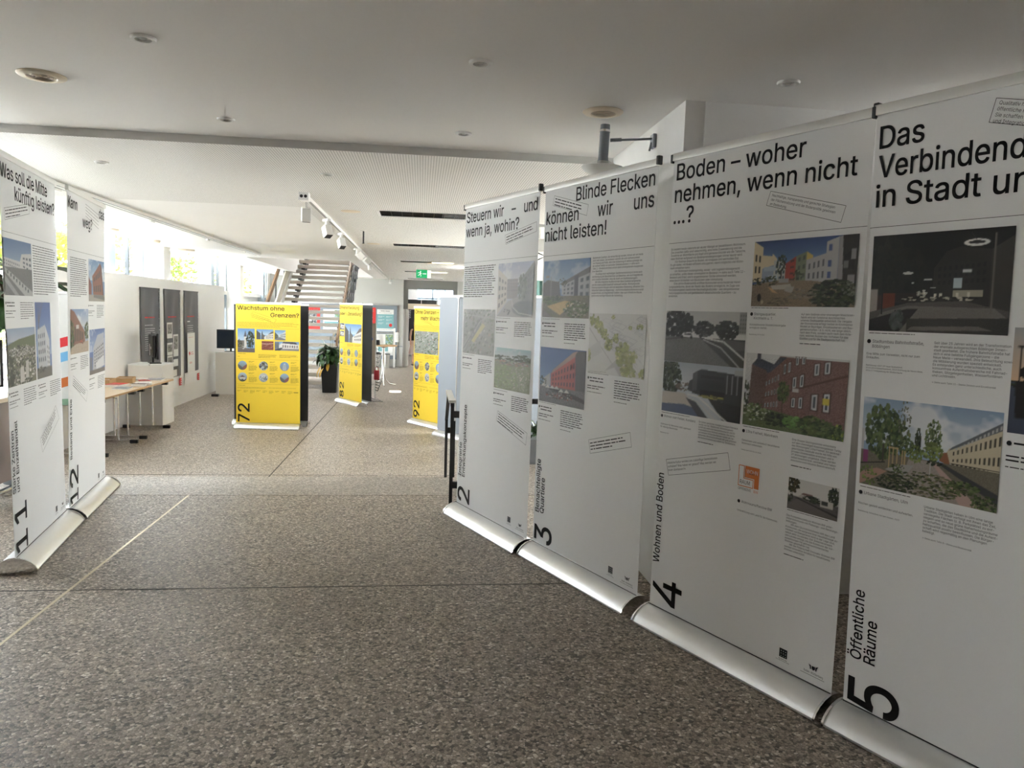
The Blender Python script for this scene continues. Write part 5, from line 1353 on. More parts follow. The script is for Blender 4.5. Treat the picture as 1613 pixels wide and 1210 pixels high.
MB().cyl((-.155, .025, 2.37), (-.155, .025, Z2), .002, n=6).cyl((.155, .025, 2.37), (.155, .025, Z2), .002, n=6).build('wire', M['steel'], t)

# pale rail with dark grooves along the window bay
t = thing('ceiling_rail', 'pale ceiling rail with dark grooves along the window bay', 'ceiling rail', (-3.17, 5.1, Z2))
MB().box(-.05, .05, 0, 10.25, -.028, .001).build('rail', M['aluw'], t)
MB().box(-.038, -.030, 0, 10.25, -.030, -.027).box(.030, .038, 0, 10.25, -.030, -.027).build('groove', M['black'], t)
for k in range(4): MB().bbox(-.075, -.045, 2.1 + 2.4 * k, 2.22 + 2.4 * k, -.05, .0, .004).build('bracket', M['white'], t)

# grey cylinder lamp on an arm with its reflector dish
t = thing('arm_lamp', 'grey cylinder lamp on a thin arm fixed to the white wall block', 'wall lamp', (1.26, 4.15, 2.40))
MB().bbox(-.02, .0, -.03, .03, -.03, .045, .004).cyl((-.03, 0, -.045), (-.02, 0, .0), .006, n=8).build('bracket', M['greypot'], t)
MB().cyl((-.02, 0, .02), (-.245, 0, .0), .0065, n=10).cyl((-.25, 0, .0), (-.19, 0, .006), .010, n=10).build('arm', M['greypot'], t, smooth=40)
body = MB().lathe([(.0, .085), (.026, .085), (.027, .06), (.027, -.085), (.030, -.11), (.0, -.11)], 24).build('body', M['greypot'], t, smooth=40)
body.location = (-.285, 0, -.005); body.rotation_euler = (0, .03, 0)
MB().lathe([(.0285, .046), (.0285, .058), (.027, .058)], 24).build('ring', M['chrome'], body, smooth=30)
MB().lathe([(.030, -.11), (.033, -.14), (.028, -.148), (0, -.150)], 24).build('glass_tip', M['lens'], body, smooth=50)
b = MB().lathe([(.0, -.185), (.05, -.180), (.09, -.165), (.115, -.142), (.118, -.145), (.092, -.170), (.05, -.185), (0, -.19)], 28)
b.tube([(.0, .0, -.187), (.05, 0, -.19), (.115, 0, -.147)], .003).cyl((.028, 0, -.10), (.112, 0, -.146), .002, n=6).cyl((-.028, 0, -.10), (-.112, 0, -.146), .002, n=6)
b.build('reflector_dish', M['white'], body, smooth=40)

# small white spotlight with a black yoke over the gap between banners 2 and 3
t = thing('yoke_spotlight', 'white spotlight with a black angled yoke in the gap above banners 2 and 3', 'spotlight', (1.32, 8.6, Z2))
MB().bbox(-.05, .05, -.05, .05, -.03, 0, .004).cyl((0, 0, -.03), (0, 0, -.16), .012).build('mount', M['white'], t)
MB().bbox(-.055, .055, -.09, .09, -.30, -.16, .012).build('head', M['white'], t)
MB().tube([(-.09, -.1, -.30), (.05, -.12, -.36), (-.09, -.1, -.43)], .010, 8).build('yoke', M['black'], t)

# ================================================================= STAIRCASE
st = thing('staircase', 'open-riser staircase of pale stone treads rising to the upper floor', 'staircase', (-2.9, 18.2, ZF))
X0, X1, NS, RI, GO = -.85, .85, 22, .165, .28
for k in range(NS):
    MB().bbox(X0, X1, GO * k - .02, GO * k + .30, RI * (k + 1) - .085, RI * (k + 1), .006).build('tread', M['tread'], st)
for x in (-.62, .74):
    b = MB()
    for k in range(NS):
        b.box(x - .05, x + .05, GO * k + .02, GO * k + .26, RI * (k + 1) - .13, RI * (k + 1) - .084)
    e = NS - 1
    b.add([(x - .035, .0, -.0), (x + .035, .0, 0), (x + .035, GO * e + .26, RI * e - .02), (x - .035, GO * e + .26, RI * e - .02), (x - .035, .26, .0), (x + .035, .26, 0), (x + .035, GO * e + .26, RI * e - .16), (x - .035, GO * e + .26, RI * e - .16)],
          [(0, 1, 2, 3), (4, 7, 6, 5), (0, 3, 7, 4), (1, 5, 6, 2), (0, 4, 5, 1), (3, 2, 6, 7)])
    b.build('stringer', M['blackmetal'], st)
sl = RI / GO
def ramp(x, w, y0, y1, za, zb):
    """board that follows the pitch, from za to zb above the nosing line"""
    b = MB(); z = lambda y: RI + sl * y
    b.add([(x - w, y0, z(y0) + za), (x + w, y0, z(y0) + za), (x + w, y1, z(y1) + za), (x - w, y1, z(y1) + za), (x - w, y0, z(y0) + zb), (x + w, y0, z(y0) + zb), (x + w, y1, z(y1) + zb), (x - w, y1, z(y1) + zb)],
          [(3, 2, 1, 0), (4, 5, 6, 7), (0, 1, 5, 4), (1, 2, 6, 5), (2, 3, 7, 6), (3, 0, 4, 7)])
    return b
ramp(-.97, .022, .3, 6.0, .80, .98).build('handrail', M['brownwood'], st)
ramp(.92, .022, .05, 6.0, .80, .98).build('handrail', M['brownwood'], st)
ramp(-.925, .018, .0, 6.0, .02, .42).build('side_panel', M['cream'], st)
ramp(-.905, .025, .0, 6.0, -.16, .06).build('side_panel', M['white'], st)
for x in (-.965, .915):
    b = MB()
    for k in range(5):
        y = .3 + k * 1.2
        b.box(x - .012, x + .012, y - .025, y + .025, RI + sl * y - .1, RI + sl * y + .82)
    b.build('baluster', M['blackmetal'], st)
b = ramp(1.0, .012, 1.2, 6.0, .30, .42)
c = ramp(1.0, .012, 1.2, 6.0, .62, .74); b.add(c.v, c.f); c = ramp(1.0, .012, 1.2, 6.0, -.02, .10); b.add(c.v, c.f)
for k in range(9): b.box(.985, 1.015, 1.3 + k * .55, 1.34 + k * .55, RI + sl * (1.3 + k * .55) - .12, RI + sl * (1.3 + k * .55) + .74)
b.build('side_grille', M['blackmetal'], st)

# ================================================================= HANDRAIL AT THE STEPS
hr = thing('handrail', 'black steel handrail with twin posts beside the short flight of steps', 'handrail', (.25, 5.55, 0))
def twin(y, zt, zb, zt2, name):
    b = MB().box(-.022, .003, y - .012, y + .012, zb, zt).box(.045, .07, y - .012, y + .012, zb, zt2)
    b.box(.0, .05, y - .012, y + .012, min(zt, zt2) - .11, min(zt, zt2) - .06).box(.0, .05, y - .012, y + .012, zb + .13, zb + .18)
    b.build(name, M['blackmetal'], hr)
twin(.0, .77, 0, .77, 'post')
twin(1.15, .50, -.30, .47, 'post')
MB().box(-.036, .012, -.012, .75, .77, .79).build('rail_cap', M['steel'], hr)
b = MB().box(-.024, .004, -.01, .75, .745, .77)
b.add([(-.024, .74, .745), (.004, .74, .745), (.004, 1.16, .47), (-.024, 1.16, .47), (-.024, .74, .79), (.004, .74, .79), (.004, 1.16, .515), (-.024, 1.16, .515)], [(3, 2, 1, 0), (4, 5, 6, 7), (0, 1, 5, 4), (1, 2, 6, 5), (2, 3, 7, 6), (3, 0, 4, 7)])
b.build('rail', M['blackmetal'], hr)
gr = thing('guard_rail', 'black horizontal guard bar seen between banners 2 and 3', 'guard rail', (.42, 6.15, 0))
MB().box(0, 1.3, -.015, .015, .70, .742).build('bar', M['blackmetal'], gr)
for x in (.0, 1.27): MB().box(x, x + .03, -.015, .015, 0, .70).build('post', M['blackmetal'], gr)

# ================================================================= PLANTS
def leaf_blade(b, base, az, el, L, wd, droop, n=6, mi=0):
    """arched, creased leaf blade"""
    c, s = math.cos(az), math.sin(az)
    vs = []; e = el; p = Vector(base)
    for i in range(n + 1):
        t = i / n
        w = wd * (math.sin(math.pi * min(1, t * .92 + .06)) ** .8) + .002
        side = Vector((-s, c, 0)); upv = Vector((-c * math.sin(e), -s * math.sin(e), math.cos(e)))
        vs += [p + side * w + upv * w * .25, p.copy(), p - side * w + upv * w * .25]
        p = p + Vector((c * math.cos(e), s * math.cos(e), math.sin(e))) * (L / n)
        e -= droop / n
    fs = []
    for i in range(n):
        a = i * 3
        fs += [(a, a + 1, a + 4, a + 3), (a + 1, a + 2, a + 5, a + 4)]
    b.add([v[:] for v in vs], fs, mi)

pl = thing('potted_plant', 'bushy green plant with white and yellow blades in a tall black pot', 'potted plant', (-2.02, 17.35, ZF))
b = MB()
b.add([(-.15, -.15, 0), (.15, -.15, 0), (.15, .15, 0), (-.15, .15, 0), (-.18, -.18, .62), (.18, -.18, .62), (.18, .18, .62), (-.18, .18, .62)], [(3, 2, 1, 0), (0, 1, 5, 4), (1, 2, 6, 5), (2, 3, 7, 6), (3, 0, 4, 7)])
b.box(-.18, .18, -.18, -.165, .57, .63).box(-.18, .18, .165, .18, .57, .63).box(-.18, -.165, -.18, .18, .57, .63).box(.165, .18, -.18, .18, .57, .63)
b.build('pot', M['black'], pl)
MB().box(-.165, .165, -.165, .165, .58, .595).build('soil', M['soil'], pl)
rg = random.Random(5); b = MB(); sb = MB()
for i in range(120):
    az = rg.uniform(0, 6.283); el = rg.uniform(.15, 1.45); h = rg.uniform(.0, .30)
    bx = (rg.uniform(-.09, .09), rg.uniform(-.09, .09), .6 + h * .6)
    tip = (bx[0] + .12 * math.cos(az) * math.cos(el), bx[1] + .12 * math.sin(az) * math.cos(el), bx[2] + .16 * math.sin(el) + .05)
    sb.tube([(bx[0] * .6, bx[1] * .6, .59), bx, tip], .004, 5)
    leaf_blade(b, tip, az, el * .8, rg.uniform(.20, .34), rg.uniform(.03, .048), rg.uniform(1.2, 2.6))
b.build('foliage', M['leaf'], pl, smooth=60); sb.build('stems', M['stem'], pl)
b = MB()
for az, z, L in ((3.7, .62, .34), (4.0, .60, .30), (4.6, .66, .2)): leaf_blade(b, (.16 * math.cos(az), .16 * math.sin(az), z), az, -.7, L, .035, .9)
b.build('yellow_leaves', M['leafy'], pl, smooth=60)
b = MB()
for az, h in ((5.4, 1.25), (4.9, 1.16), (3.4, 1.08)):
    c, s = math.cos(az), math.sin(az)
    leaf_blade(b, (.12 * c, .12 * s, h), az, 1.25, .13, .03, .5)
b.build('flowers', M['petal'], pl, smooth=60)
b = MB()
for az, h in ((5.4, 1.25), (4.9, 1.16), (3.4, 1.08)): b.tube([(0, 0, .6), (.06 * math.cos(az), .06 * math.sin(az), h - .3), (.12 * math.cos(az), .12 * math.sin(az), h)], .004, 6)
b.build('flower_stalks', M['stem'], pl)

pp = thing('rubber_plant', 'tall plant with big dark leaves behind banners 11 and 12', 'potted plant', (-3.10, 6.30, 0))
MB().lathe([(0, 0), (.14, 0), (.17, .32), (.155, .32), (.15, .28), (0, .28)], 24).build('pot', M['greypot'], pp, smooth=40)
b = MB(); sb = MB(); rg = random.Random(11)
for k in range(4):
    a = k * 1.6; sb.tube([(.03 * math.cos(a), .03 * math.sin(a), .27), (.07 * math.cos(a), .07 * math.sin(a), .9), (.12 * math.cos(a), .12 * math.sin(a), 1.62)], .012, 7)
for i in range(34):
    az = i * 2.4 + rg.uniform(-.2, .2); z = 1.28 + i * .013; leaf_blade(b, (.09 * math.cos(az), .09 * math.sin(az), z), az, rg.uniform(.1, .7), rg.uniform(.34, .46), rg.uniform(.07, .10), rg.uniform(.9, 1.7), 8)
b.build('foliage', M['leaf'], pp, smooth=60); sb.build('stems', M['bark'], pp)

tp = thing('planter', 'grey planter box with a leafy plant, seen between banners 2 and 3', 'planter', (1.20, 7.3, 0))
b = MB().box(-.25, .25, -.2, .2, 0, .22); b.box(-.26, .26, -.21, .21, .20, .24); b.build('box', M['greypot'], tp)
b = MB(); rg = random.Random(8)
for i in range(90):
    az = rg.uniform(0, 6.283); leaf_blade(b, (rg.uniform(-.2, .2), rg.uniform(-.14, .14), .23 + rg.uniform(0, .12)), az, rg.uniform(.3, 1.4), rg.uniform(.08, .15), .025, 1.2, 4)
b.build('foliage', M['leaf'], tp, smooth=60)

# ================================================================= DISPLAY WALL: hanging banners, plinths, screens
def hang(y0, y1, label, kind):
    t = thing('hanging_banner', label, 'hanging banner', (-4.465, y0, 0), R(90), 'grey fabric banners on the white display wall')
    w = y1 - y0; top, bot, cut = 1.68, -.10, (.10 if kind < 3 else .12)
    n, mrows = 22, 30; g = random.Random(kind)
    def sheet(z0, z1):
        vs, fs = [], []
        for j in range(mrows + 1):
            z = z0 + (z1 - z0) * j / mrows
            k = max(0, (z - 1.0) / .68)
            for i in range(n + 1):
                u = i / n
                y = -.010 - .010 * k * math.sin(u * 9 + (1.68 - z) * 6 + kind) * math.sin(math.pi * u) - .004 * math.sin(u * 14 + kind)
                vs.append((u * w, y, z))
        for j in range(mrows):
            for i in range(n):
                a = j * (n + 1) + i
                fs.append((a, a + 1, a + n + 2, a + n + 1))
        return MB().add(vs, fs)
    s = sheet(cut, top).build('fabric', M['fab'], t, smooth=80)
    s2 = sheet(bot, cut).build('white_foot', M['vinyl'], t, smooth=80)
    MB().cyl((-.005, -.008, top), (w + .005, -.008, top), .008, n=10).build('top_rod', M['black'], t)
    p = Print(-.030)
    p.text('Landesverband', w - .025, .70, .080, .66, rot=90, res=3)
    if kind == 1: p.bars(.13, .60, .50, 1, .02, .016, 4, last=1); p.bars(.13, .66, .62, 6, .034, .013, 6, last=.7); p.bars(.13, .87, .62, 5, .034, .013, 7, last=.3)
    if kind == 3: p.bars(.13, .56, .30, 1, .02, .035, 5, last=1); p.bars(.13, .65, .52, 5, .042, .014, 9)
    o = p.put('lettering', M['paleink'], s); o.matrix_local = T(0, 0, top)
    p = Print(-.030); p.bars(.13, .465, .58, 1, .03, .034, 12, last=1)
    if kind == 3: p.bars(.18, 1.0 + .15, .42, 2, .03, .012, 3, last=1)
    p.put('red_line', M['redink'], s).matrix_local = T(0, 0, top)
    p = Print(-.030); p.rect(w - .17, 1.62, w - .02, 1.76); p.put('red_label', M['redink'], s2).matrix_local = T(0, 0, top)
    p = Print(-.031)
    for k in range(3): p.text('▪', w - .085, 1.66 + .04 * k, .02)
    p.rect(w - .075, 1.635, w - .045, 1.66); p.rect(w - .075, 1.675, w - .045, 1.70); p.rect(w - .075, 1.715, w - .045, 1.74)
    p.put('label_lettering', M['paleink'], s2).matrix_local = T(0, 0, top)
    if kind == 2:
        p = Print(-.031)
        cards = ((.06, .58, .36, .86), (.40, .80, .68, 1.20), (.06, .94, .36, 1.16), (.06, 1.17, .36, 1.50), (.40, 1.25, .66, 1.38), (.34, 1.44, .60, 1.56))
        for c in cards: p.rect(*c)
        p.put('picture_cards', M['paper'], s).matrix_local = T(0, 0, top)
        for k, c in enumerate(cards[:4]):
            q = Pic(18, 18, (150, 148, 142), 50 + k).fol(.5, .6, .5, .4, [(90, 88, 84), (200, 198, 190), (60, 58, 54)], 40, .14)
            o = photo(s, q, c[0] + .03, c[1] + .03, c[2] - .03, c[1] + .03 + (c[3] - c[1]) * .6, y=-.033); o.matrix_local = T(0, 0, top)
    if kind == 3:
        p = Print(-.0305); p.rect(.12, .80, .60, 1.56); p.put('white_panel', M['paper'], s).matrix_local = T(0, 0, top)
        p = Print(-.032); p.bars(.18, .88, .5, 1, .02, .008, 3, last=1); p.poly([(.2, 1.18), (.26, 1.15), (.3, 1.2), (.24, 1.24)]); p.bars(.32, 1.17, .5, 2, .035, .016, 3, last=1); p.bars(.24, 1.36, .4, 2, .02, .012, 5, last=1)
        p.put('panel_print', M['redink'], s).matrix_local = T(0, 0, top)
M['fab'] = mat('dark grey banner fabric', (.105, .108, .118), .45, spec=.4)
hang(12.74, 13.64, 'dark grey fabric banner with white lines of text, behind the small black monitor', 1)
hang(13.87, 14.76, 'dark grey fabric banner with small picture cards, the middle one on the wall', 2)
hang(14.98, 15.90, 'dark grey fabric banner with a white panel, nearest to the stairs', 3)

p1 = thing('plinth', 'cream box plinth carrying the monitor seen from behind, beside the folding table', 'plinth', (-4.175, 12.36, ZF), 0, 'cream display plinths')
MB().bbox(-.25, .25, -.27, .27, 0, .93, .003).build('body', M['plinth'], p1)
MB().bbox(-.255, .255, -.275, .275, .93, .95, .003).build('top', M['white'], p1)
p2 = thing('plinth', 'cream box plinth with the dark screen, half hidden by the yellow banner 72', 'plinth', (-4.02, 16.78, ZF), 0, 'cream display plinths')
MB().bbox(-.27, .27, -.26, .26, 0, .88, .003).build('body', M['plinth'], p2)
MB().bbox(-.275, .275, -.265, .265, .88, .90, .003).build('top', M['white'], p2)

def monitor(loc, rz, label, w=.50, h=.40, back=False):
    t = thing('monitor', label, 'monitor', loc, rz, 'small monitors on the plinths')
    MB().bbox(-w / 2, w / 2, -.012, .018, .07, .07 + h, .006).build('case', M['black'], t)
    MB().bbox(-w / 2 + .05, w / 2 - .05, .016, .065, .10, .04 + h, .015).box(-.12, .12, .065, .068, .2, .22).box(-.12, .12, .065, .068, .16, .18).build('rear_housing', M['black'], t)
    MB().box(-w / 2 + .012, w / 2 - .012, -.0135, -.0115, .085, .055 + h).build('screen', M['screen'], t)
    MB().box(-.02, .02, .02, .05, .0, .12).build('neck', M['black'], t)
    MB().bbox(-.12, .12, -.07, .09, .0, .014, .004).build('stand', M['black'], t)
    if back:
        MB().tube([(-.1, .07, .12), (-.2, .1, .08), (-.26, .12, -.02), (-.30, .14, .0)], .004, 6).build('cable', M['black'], t)
        MB().box(.04, .07, .066, .070, .12, .30).box(-.06, -.03, .066, .07, .22, .26).build('sticker', M['paper'], t)
monitor((-4.12, 12.38, ZF + .951), R(118), 'small black monitor seen from behind, on the nearer cream plinth', back=True)
monitor((-4.02, 16.70, ZF + .901), R(8), 'dark glossy monitor facing forward on the far cream plinth', w=.56, h=.40)
o = MB().bbox(-.07, .07, -.05, .05, 0, .05, .006).build('power_strip', M['black'], None, loc=(-4.20, 16.15, ZF)); tag(o, 'small black power box on the floor at the foot of the display wall', 'power box')

# ================================================================= FOLDING TABLES WITH BROCHURES
def folding_table(loc, L, label):
    t = thing('folding_table', label, 'table', loc, 0, 'folding tables with beech edges')
    MB().bbox(-.34, .34, -L / 2, L / 2, .715, .733, .003).build('tabletop', M['deskwood'], t)
    b = MB().box(-.345, -.338, -L / 2, L / 2, .712, .736).box(.338, .345, -L / 2, L / 2, .712, .736).box(-.345, .345, -L / 2 - .005, -L / 2 + .002, .712, .736).box(-.345, .345, L / 2 - .002, L / 2 + .005, .712, .736)
    b.build('edge', M['wood'], t)
    for sg in (-1, 1):
        y = sg * (L / 2 - .16)
        for x in (-.09, .09):
            MB().cyl((x, y, .04), (x, y, .70), .0125, n=12).build('leg', M['chrome'], t, smooth=40)
        f = MB().box(-.29, .29, y - .016, y + .016, .012, .044).build('foot', M['chrome'], t)
        for x in (-.29, .29): MB().bbox(x - .05, x + .05, y - .022, y + .022, 0, .046, .004).build('foot_cap', M['black'], f)
        hb = MB().box(-.30, .30, y - .02, y + .02, .695, .716).build('hinge_bar', M['black'], t)
        for x in (-.27, .27): MB().bbox(x - .04, x + .04, y - .035, y + .035, .662, .700, .004).build('bracket', M['black'], hb)
        MB().tube([(.09, y, .60), (.05, y - sg * .06, .62), (.0, y - sg * .12, .70)], .005, 6).build('strut', M['black'], t)
M['deskwood'] = mat('pale table laminate', (.62, .50, .36), .45, var=.06, scale=8)
TX = -4.10
folding_table((TX, 11.42, ZF), 1.30, 'beech-edged folding table with brochures in front of the cream plinth')
folding_table((TX, 10.10, ZF), 1.30, 'beech-edged folding table half hidden behind banner 12')
zt = ZF + .7365
def carton(x, y, z, w, d, h, rz, label):
    t = thing('cardboard_box', label, 'box', (x, y, z), rz, 'cardboard boxes on the folding tables')
    b = MB().box(-w, w, -d, d, 0, .004).box(-w, w, -d, -d + .004, 0, h).box(-w, w, d - .004, d, 0, h).box(-w, -w + .004, -d, d, 0, h).box(w - .004, w, -d, d, 0, h)
    b.build('tray', M['card'], t)
    MB().box(-w + .01, w - .01, -d + .01, d - .01, .004, h * .7).build('leaflets', M['paper'], t)
carton(-4.21, 11.42, zt, .11, .15, .075, .2, 'open brown cardboard tray on the table before the plinth')
carton(-4.34, 11.06, zt, .09, .16, .08, .1, 'open brown cardboard tray at the wall side, next to banner 12')
def leaflet(x, y, z, w, d, h, rz, m, label, name='brochure', cat='brochure'):
    t = thing(name, label, cat, (x, y, z), rz, 'brochures on the folding table')
    MB().box(-w, w, -d, d, 0, h - .0012).build('pages', M['paper'], t)
    c = MB().box(-w - .001, w + .001, -d - .001, d + .001, h - .0012, h).build('cover', m, t)
    MB().box(-w * .7, w * .7, -d * .6, -d * .2, h, h + .0006).build('cover_print', M['greyink'], c)
for a in ((-3.96, 11.92, zt, .105, .148, .012, .1, M['vinylback'], 'pale blue brochure at the far corner of the folding table'), (-4.24, 11.90, zt, .105, .148, .01, -.2, M['paper'], 'white brochure lying beside the pale blue one'),
          (-4.05, 11.68, zt, .075, .105, .008, .5, M['redink'], 'small red leaflet between the white brochure and cardboard tray'), (-3.90, 11.23, zt, .105, .148, .02, .3, M['paper'], 'white brochure stack near the table front edge'),
          (-3.87, 10.97, zt, .09, .05, .03, .1, M['black'], 'black oblong case at the front table edge'), (-4.12, 10.86, zt, .105, .148, .035, -.1, M['redink'], 'thick red folder at the near end of the table'), (-3.95, 10.60, zt, .10, .14, .012, .1, M['lilac'] if 'lilac' in M else M['vinylback'], 'pale lilac brochure right beside banner 12 edge')):
    leaflet(*a)

# ================================================================= FAR END OF THE HALL
def notice(x0, x1, z0, z1, label):
    t = thing('notice_board', label, 'notice board', ((x0 + x1) / 2, YE, 0), 0, 'blue grey notice boards on the end wall')
    w = (x1 - x0) / 2
    MB().box(-w, w, -.03, .0, z0, z1).build('panel', M['board'], t)
    MB().box(-w - .02, w + .02, -.045, .0, z1, z1 + .03).box(-w - .02, w + .02, -.045, 0, z0 - .03, z0).box(-w - .03, -w, -.045, 0, z0 - .03, z1 + .03).box(w, w + .03, -.045, 0, z0 - .03, z1 + .03).box(-w, w, -.042, 0, .66, .70).build('frame', M['steel'], t)
    return t
notice(-2.05, -.80, -.20, 1.58, 'blue grey notice board with posters left of the doorway')
notice(-3.9, -2.35, -.20, 1.58, 'blue grey notice board glimpsed between the stair treads')
def poster(x0, x1, z0, z1, label, base, draw, name='poster'):
    s = MB().box(0, x1 - x0, 0, .003, -(z1 - z0), 0).build(name, base, None, loc=(x0, YE - .034, z1))
    tag(s, label, 'poster', 'posters on the end wall')
    draw(s, x1 - x0, z1 - z0)
def d_red(s, w, h):
    Print(-.002).text('JAHRE', .06, .145, .075, w - .12).put('headline', M['paleink'], s)
    photo(s, Pic(30, 30, (130, 130, 132), 60).fol(.5, .5, .5, .5, [(190, 190, 190), (90, 90, 94), (60, 60, 62), (210, 210, 212)], 60, .16), .03, .19, w - .1, .62)
    Print(-.002).rect(.02, .70, w - .02, h - .02).put('white_strip', M['paper'], s)
def d_teal(s, w, h):
    p = Print(-.002); p.rect(0, 0, w, .16); p.rect(0, h - .09, w, h); p.put('white_bands', M['paper'], s)
    p = Print(-.003); p.bars(.12, .04, w - .12, 1, .03, .03, 61, last=1); p.bars(.06, .11, w - .06, 1, .02, .012, 62, last=1); p.bars(.05, h - .06, w - .05, 1, .02, .014, 63, last=1); p.put('heading', M['greyink'], s)
    p = Print(-.002)
    for k in range(3): p.bars(.04, .22 + k * .11, .26, 2, .03, .014, 64 + k); p.bars(.30, .22 + k * .11, .50, 2, .03, .014, 74 + k)
    p.put('body_text', M['paleink'], s)
    Print(-.003).disc(w - .1, h - .2, .055).put('red_badge', M['redink'], s)
def d_map(s, w, h):
    photo(s, Pic(26, 24, (120, 150, 110), 66).fol(.5, .5, .5, .5, [(90, 140, 100), (160, 180, 120), (130, 170, 190), (200, 206, 190)], 60, .2), w * .53, .02, w - .01, .36)
    p = Print(-.002); p.rect(.04, .40, w * .7, .58); p.put('blue_panel', M['tealpaper'], s)
    Print(-.002).bars(.03, .62, w - .05, 2, .03, .014, 67).put('body_text', M['greyink'], s)
M['tealpaper'] = mat('teal printed paper', (.20, .40, .43), .6)
poster(-2.00, -1.50, .74, 1.50, 'red poster with large white letters on the notice board', M['redink'], d_red)
poster(-1.46, -.91, .73, 1.45, 'teal poster with a red round badge on the notice board', M['tealpaper'], d_teal)
poster(-1.45, -.92, -.07, .64, 'white poster with a small green map, below the teal poster', M['paper'], d_map)
poster(-3.8, -3.3, .74, 1.46, 'red and white poster behind the stair treads on the left', M['redink'], d_red)
poster(-3.2, -2.5, .74, 1.40, 'white poster with a green map behind the stair treads on the right', M['paper'], d_map)
for x, y, r, lab in ((-1.42, 25.1, .14, 'grey waste bin with a black lid, left of the table column'), (-1.12, 25.15, .12, 'grey waste bin without lid, right of the table column')):
    t = thing('waste_bin', lab, 'bin', (x, y, ZF), 0, 'grey waste bins below the notice board')
    MB().lathe([(0, 0), (r * .88, 0), (r, .44), (r - .008, .44), (r * .86, .02), (0, .02)], 24).build('body', M['steel'], t, smooth=40)
    if r > .13: MB().lathe([(r + .006, .43), (r + .006, .46), (r * .6, .49), (r * .6, .50), (0, .50)], 24).build('lid', M['black'], t, smooth=40)
    else: MB().lathe([(r - .008, .43), (r + .006, .43), (r + .006, .45), (r - .008, .45)], 24).build('rim', M['black'], t, smooth=40)
t = thing('dispenser_stand', 'white hand sanitiser dispenser on a slim post by the doorway', 'dispenser', (-.86, 24.9, ZF))
MB().box(-.03, .03, -.02, .02, 0, 1.30).build('post', M['aluw'], t)
MB().bbox(-.16, .16, -.16, .16, 0, .02, .004).build('base', M['steel'], t)
MB().bbox(.03, .15, -.06, .03, .85, 1.17, .02).build('dispenser', M['white'], t)
MB().bbox(.04, .27, -.09, .03, .70, .725, .004).build('drip_tray', M['greypot'], t)

t = thing('bistro_table', 'tall round bistro table on curved chrome legs', 'table', (-.92, 19.1, ZF))
MB().lathe([(0, .985), (.33, .985), (.335, .992), (.335, 1.010), (.33, 1.015), (0, 1.015)], 40).build('tabletop', M['wood'], t, smooth=40)
MB().cyl((0, 0, .22), (0, 0, .985), .030, n=20).lathe([(0, .93), (.12, .975), (.12, .985), (0, .985)], 20).build('column', M['chrome'], t, smooth=40)
for k in range(4):
    a = k * math.pi / 2 + .15; c, s = math.cos(a), math.sin(a)
    MB().tube([(.022 * c, .022 * s, .55), (.03 * c, .03 * s, .30), (.07 * c, .07 * s, .14), (.16 * c, .16 * s, .045), (.31 * c, .31 * s, .016)], .014, 10).build('leg', M['chrome'], t, smooth=60)
t = thing('dark_jar', 'small black jar standing on the bistro table', 'jar', (-1.06, 19.02, ZF + 1.015))
MB().lathe([(0, 0), (.05, 0), (.055, .02), (.055, .09), (.045, .10), (0, .10)], 20).build('body', M['black'], t, smooth=40)
MB().lathe([(.04, .10), (.048, .102), (.048, .125), (0, .128)], 20).build('lid', M['blackmetal'], t, smooth=40)
t = thing('table_card', 'white folded card standing behind the black jar on the bistro table', 'card', (-1.02, 19.22, ZF + 1.015))
MB().box(-.13, .10, -.004, 0, 0, .27).build('front', M['paper'], t)
MB().quad((-.13, .0, .27), (.10, .0, .27), (.10, .07, 0), (-.13, .07, 0)).build('back', M['paper'], t)

t = thing('brochure_stand', 'slim white display stand with steel feet behind the yellow banner 82', 'display stand', (-.98, 15.9, ZF), R(18))
MB().cyl((-.05, 0, .02), (-.05, 0, 1.62), .013, n=12).cyl((.05, 0, .02), (.05, 0, 1.62), .013, n=12).build('post', M['white'], t, smooth=40)
MB().box(-.04, .04, -.006, .006, .55, 1.60).build('panel', M['beigegrill'], t)
for k in range(4): MB().box(-.10, .14, -.30 + k * .18, -.28 + k * .18, 0, .022).build('foot', M['steel'], t)
MB().box(-.06, -.04, -.31, .28, .02, .035).box(.04, .06, -.31, .28, .02, .035).build('runner', M['steel'], t)
b = MB()
for k in range(5): b.tube([(.05, .0, .22 + .055 * k), (.09 + .02 * k, -.05, .20 + .055 * k), (.11 + .02 * k, -.07, .25 + .055 * k)], .008, 6)
for k in range(5): b.tube([(.06, 0, .72 + .09 * k), (.11, -.04, .70 + .09 * k), (.12, -.05, .75 + .09 * k)], .005, 6)
b.build('wire_pocket', M['black'], t)
MB().cyl((-.06, -.012, 1.28), (-.06, -.02, 1.28), .045, n=20).build('blue_badge', M['blue'], t)
t = thing('cloth_bag', 'red cloth bag hanging on the white display stand', 'bag', (-.90, 15.80, ZF + .50), R(18))
b = MB().bbox(-.055, .055, -.035, .02, -.06, .14, .018); b.build('body', M['redcloth'], t, smooth=60)
MB().tube([(-.04, -.01, .13), (-.02, .0, .2), (.03, .0, .2), (.045, -.01, .13)], .006, 6).build('handle', M['redcloth'], t)

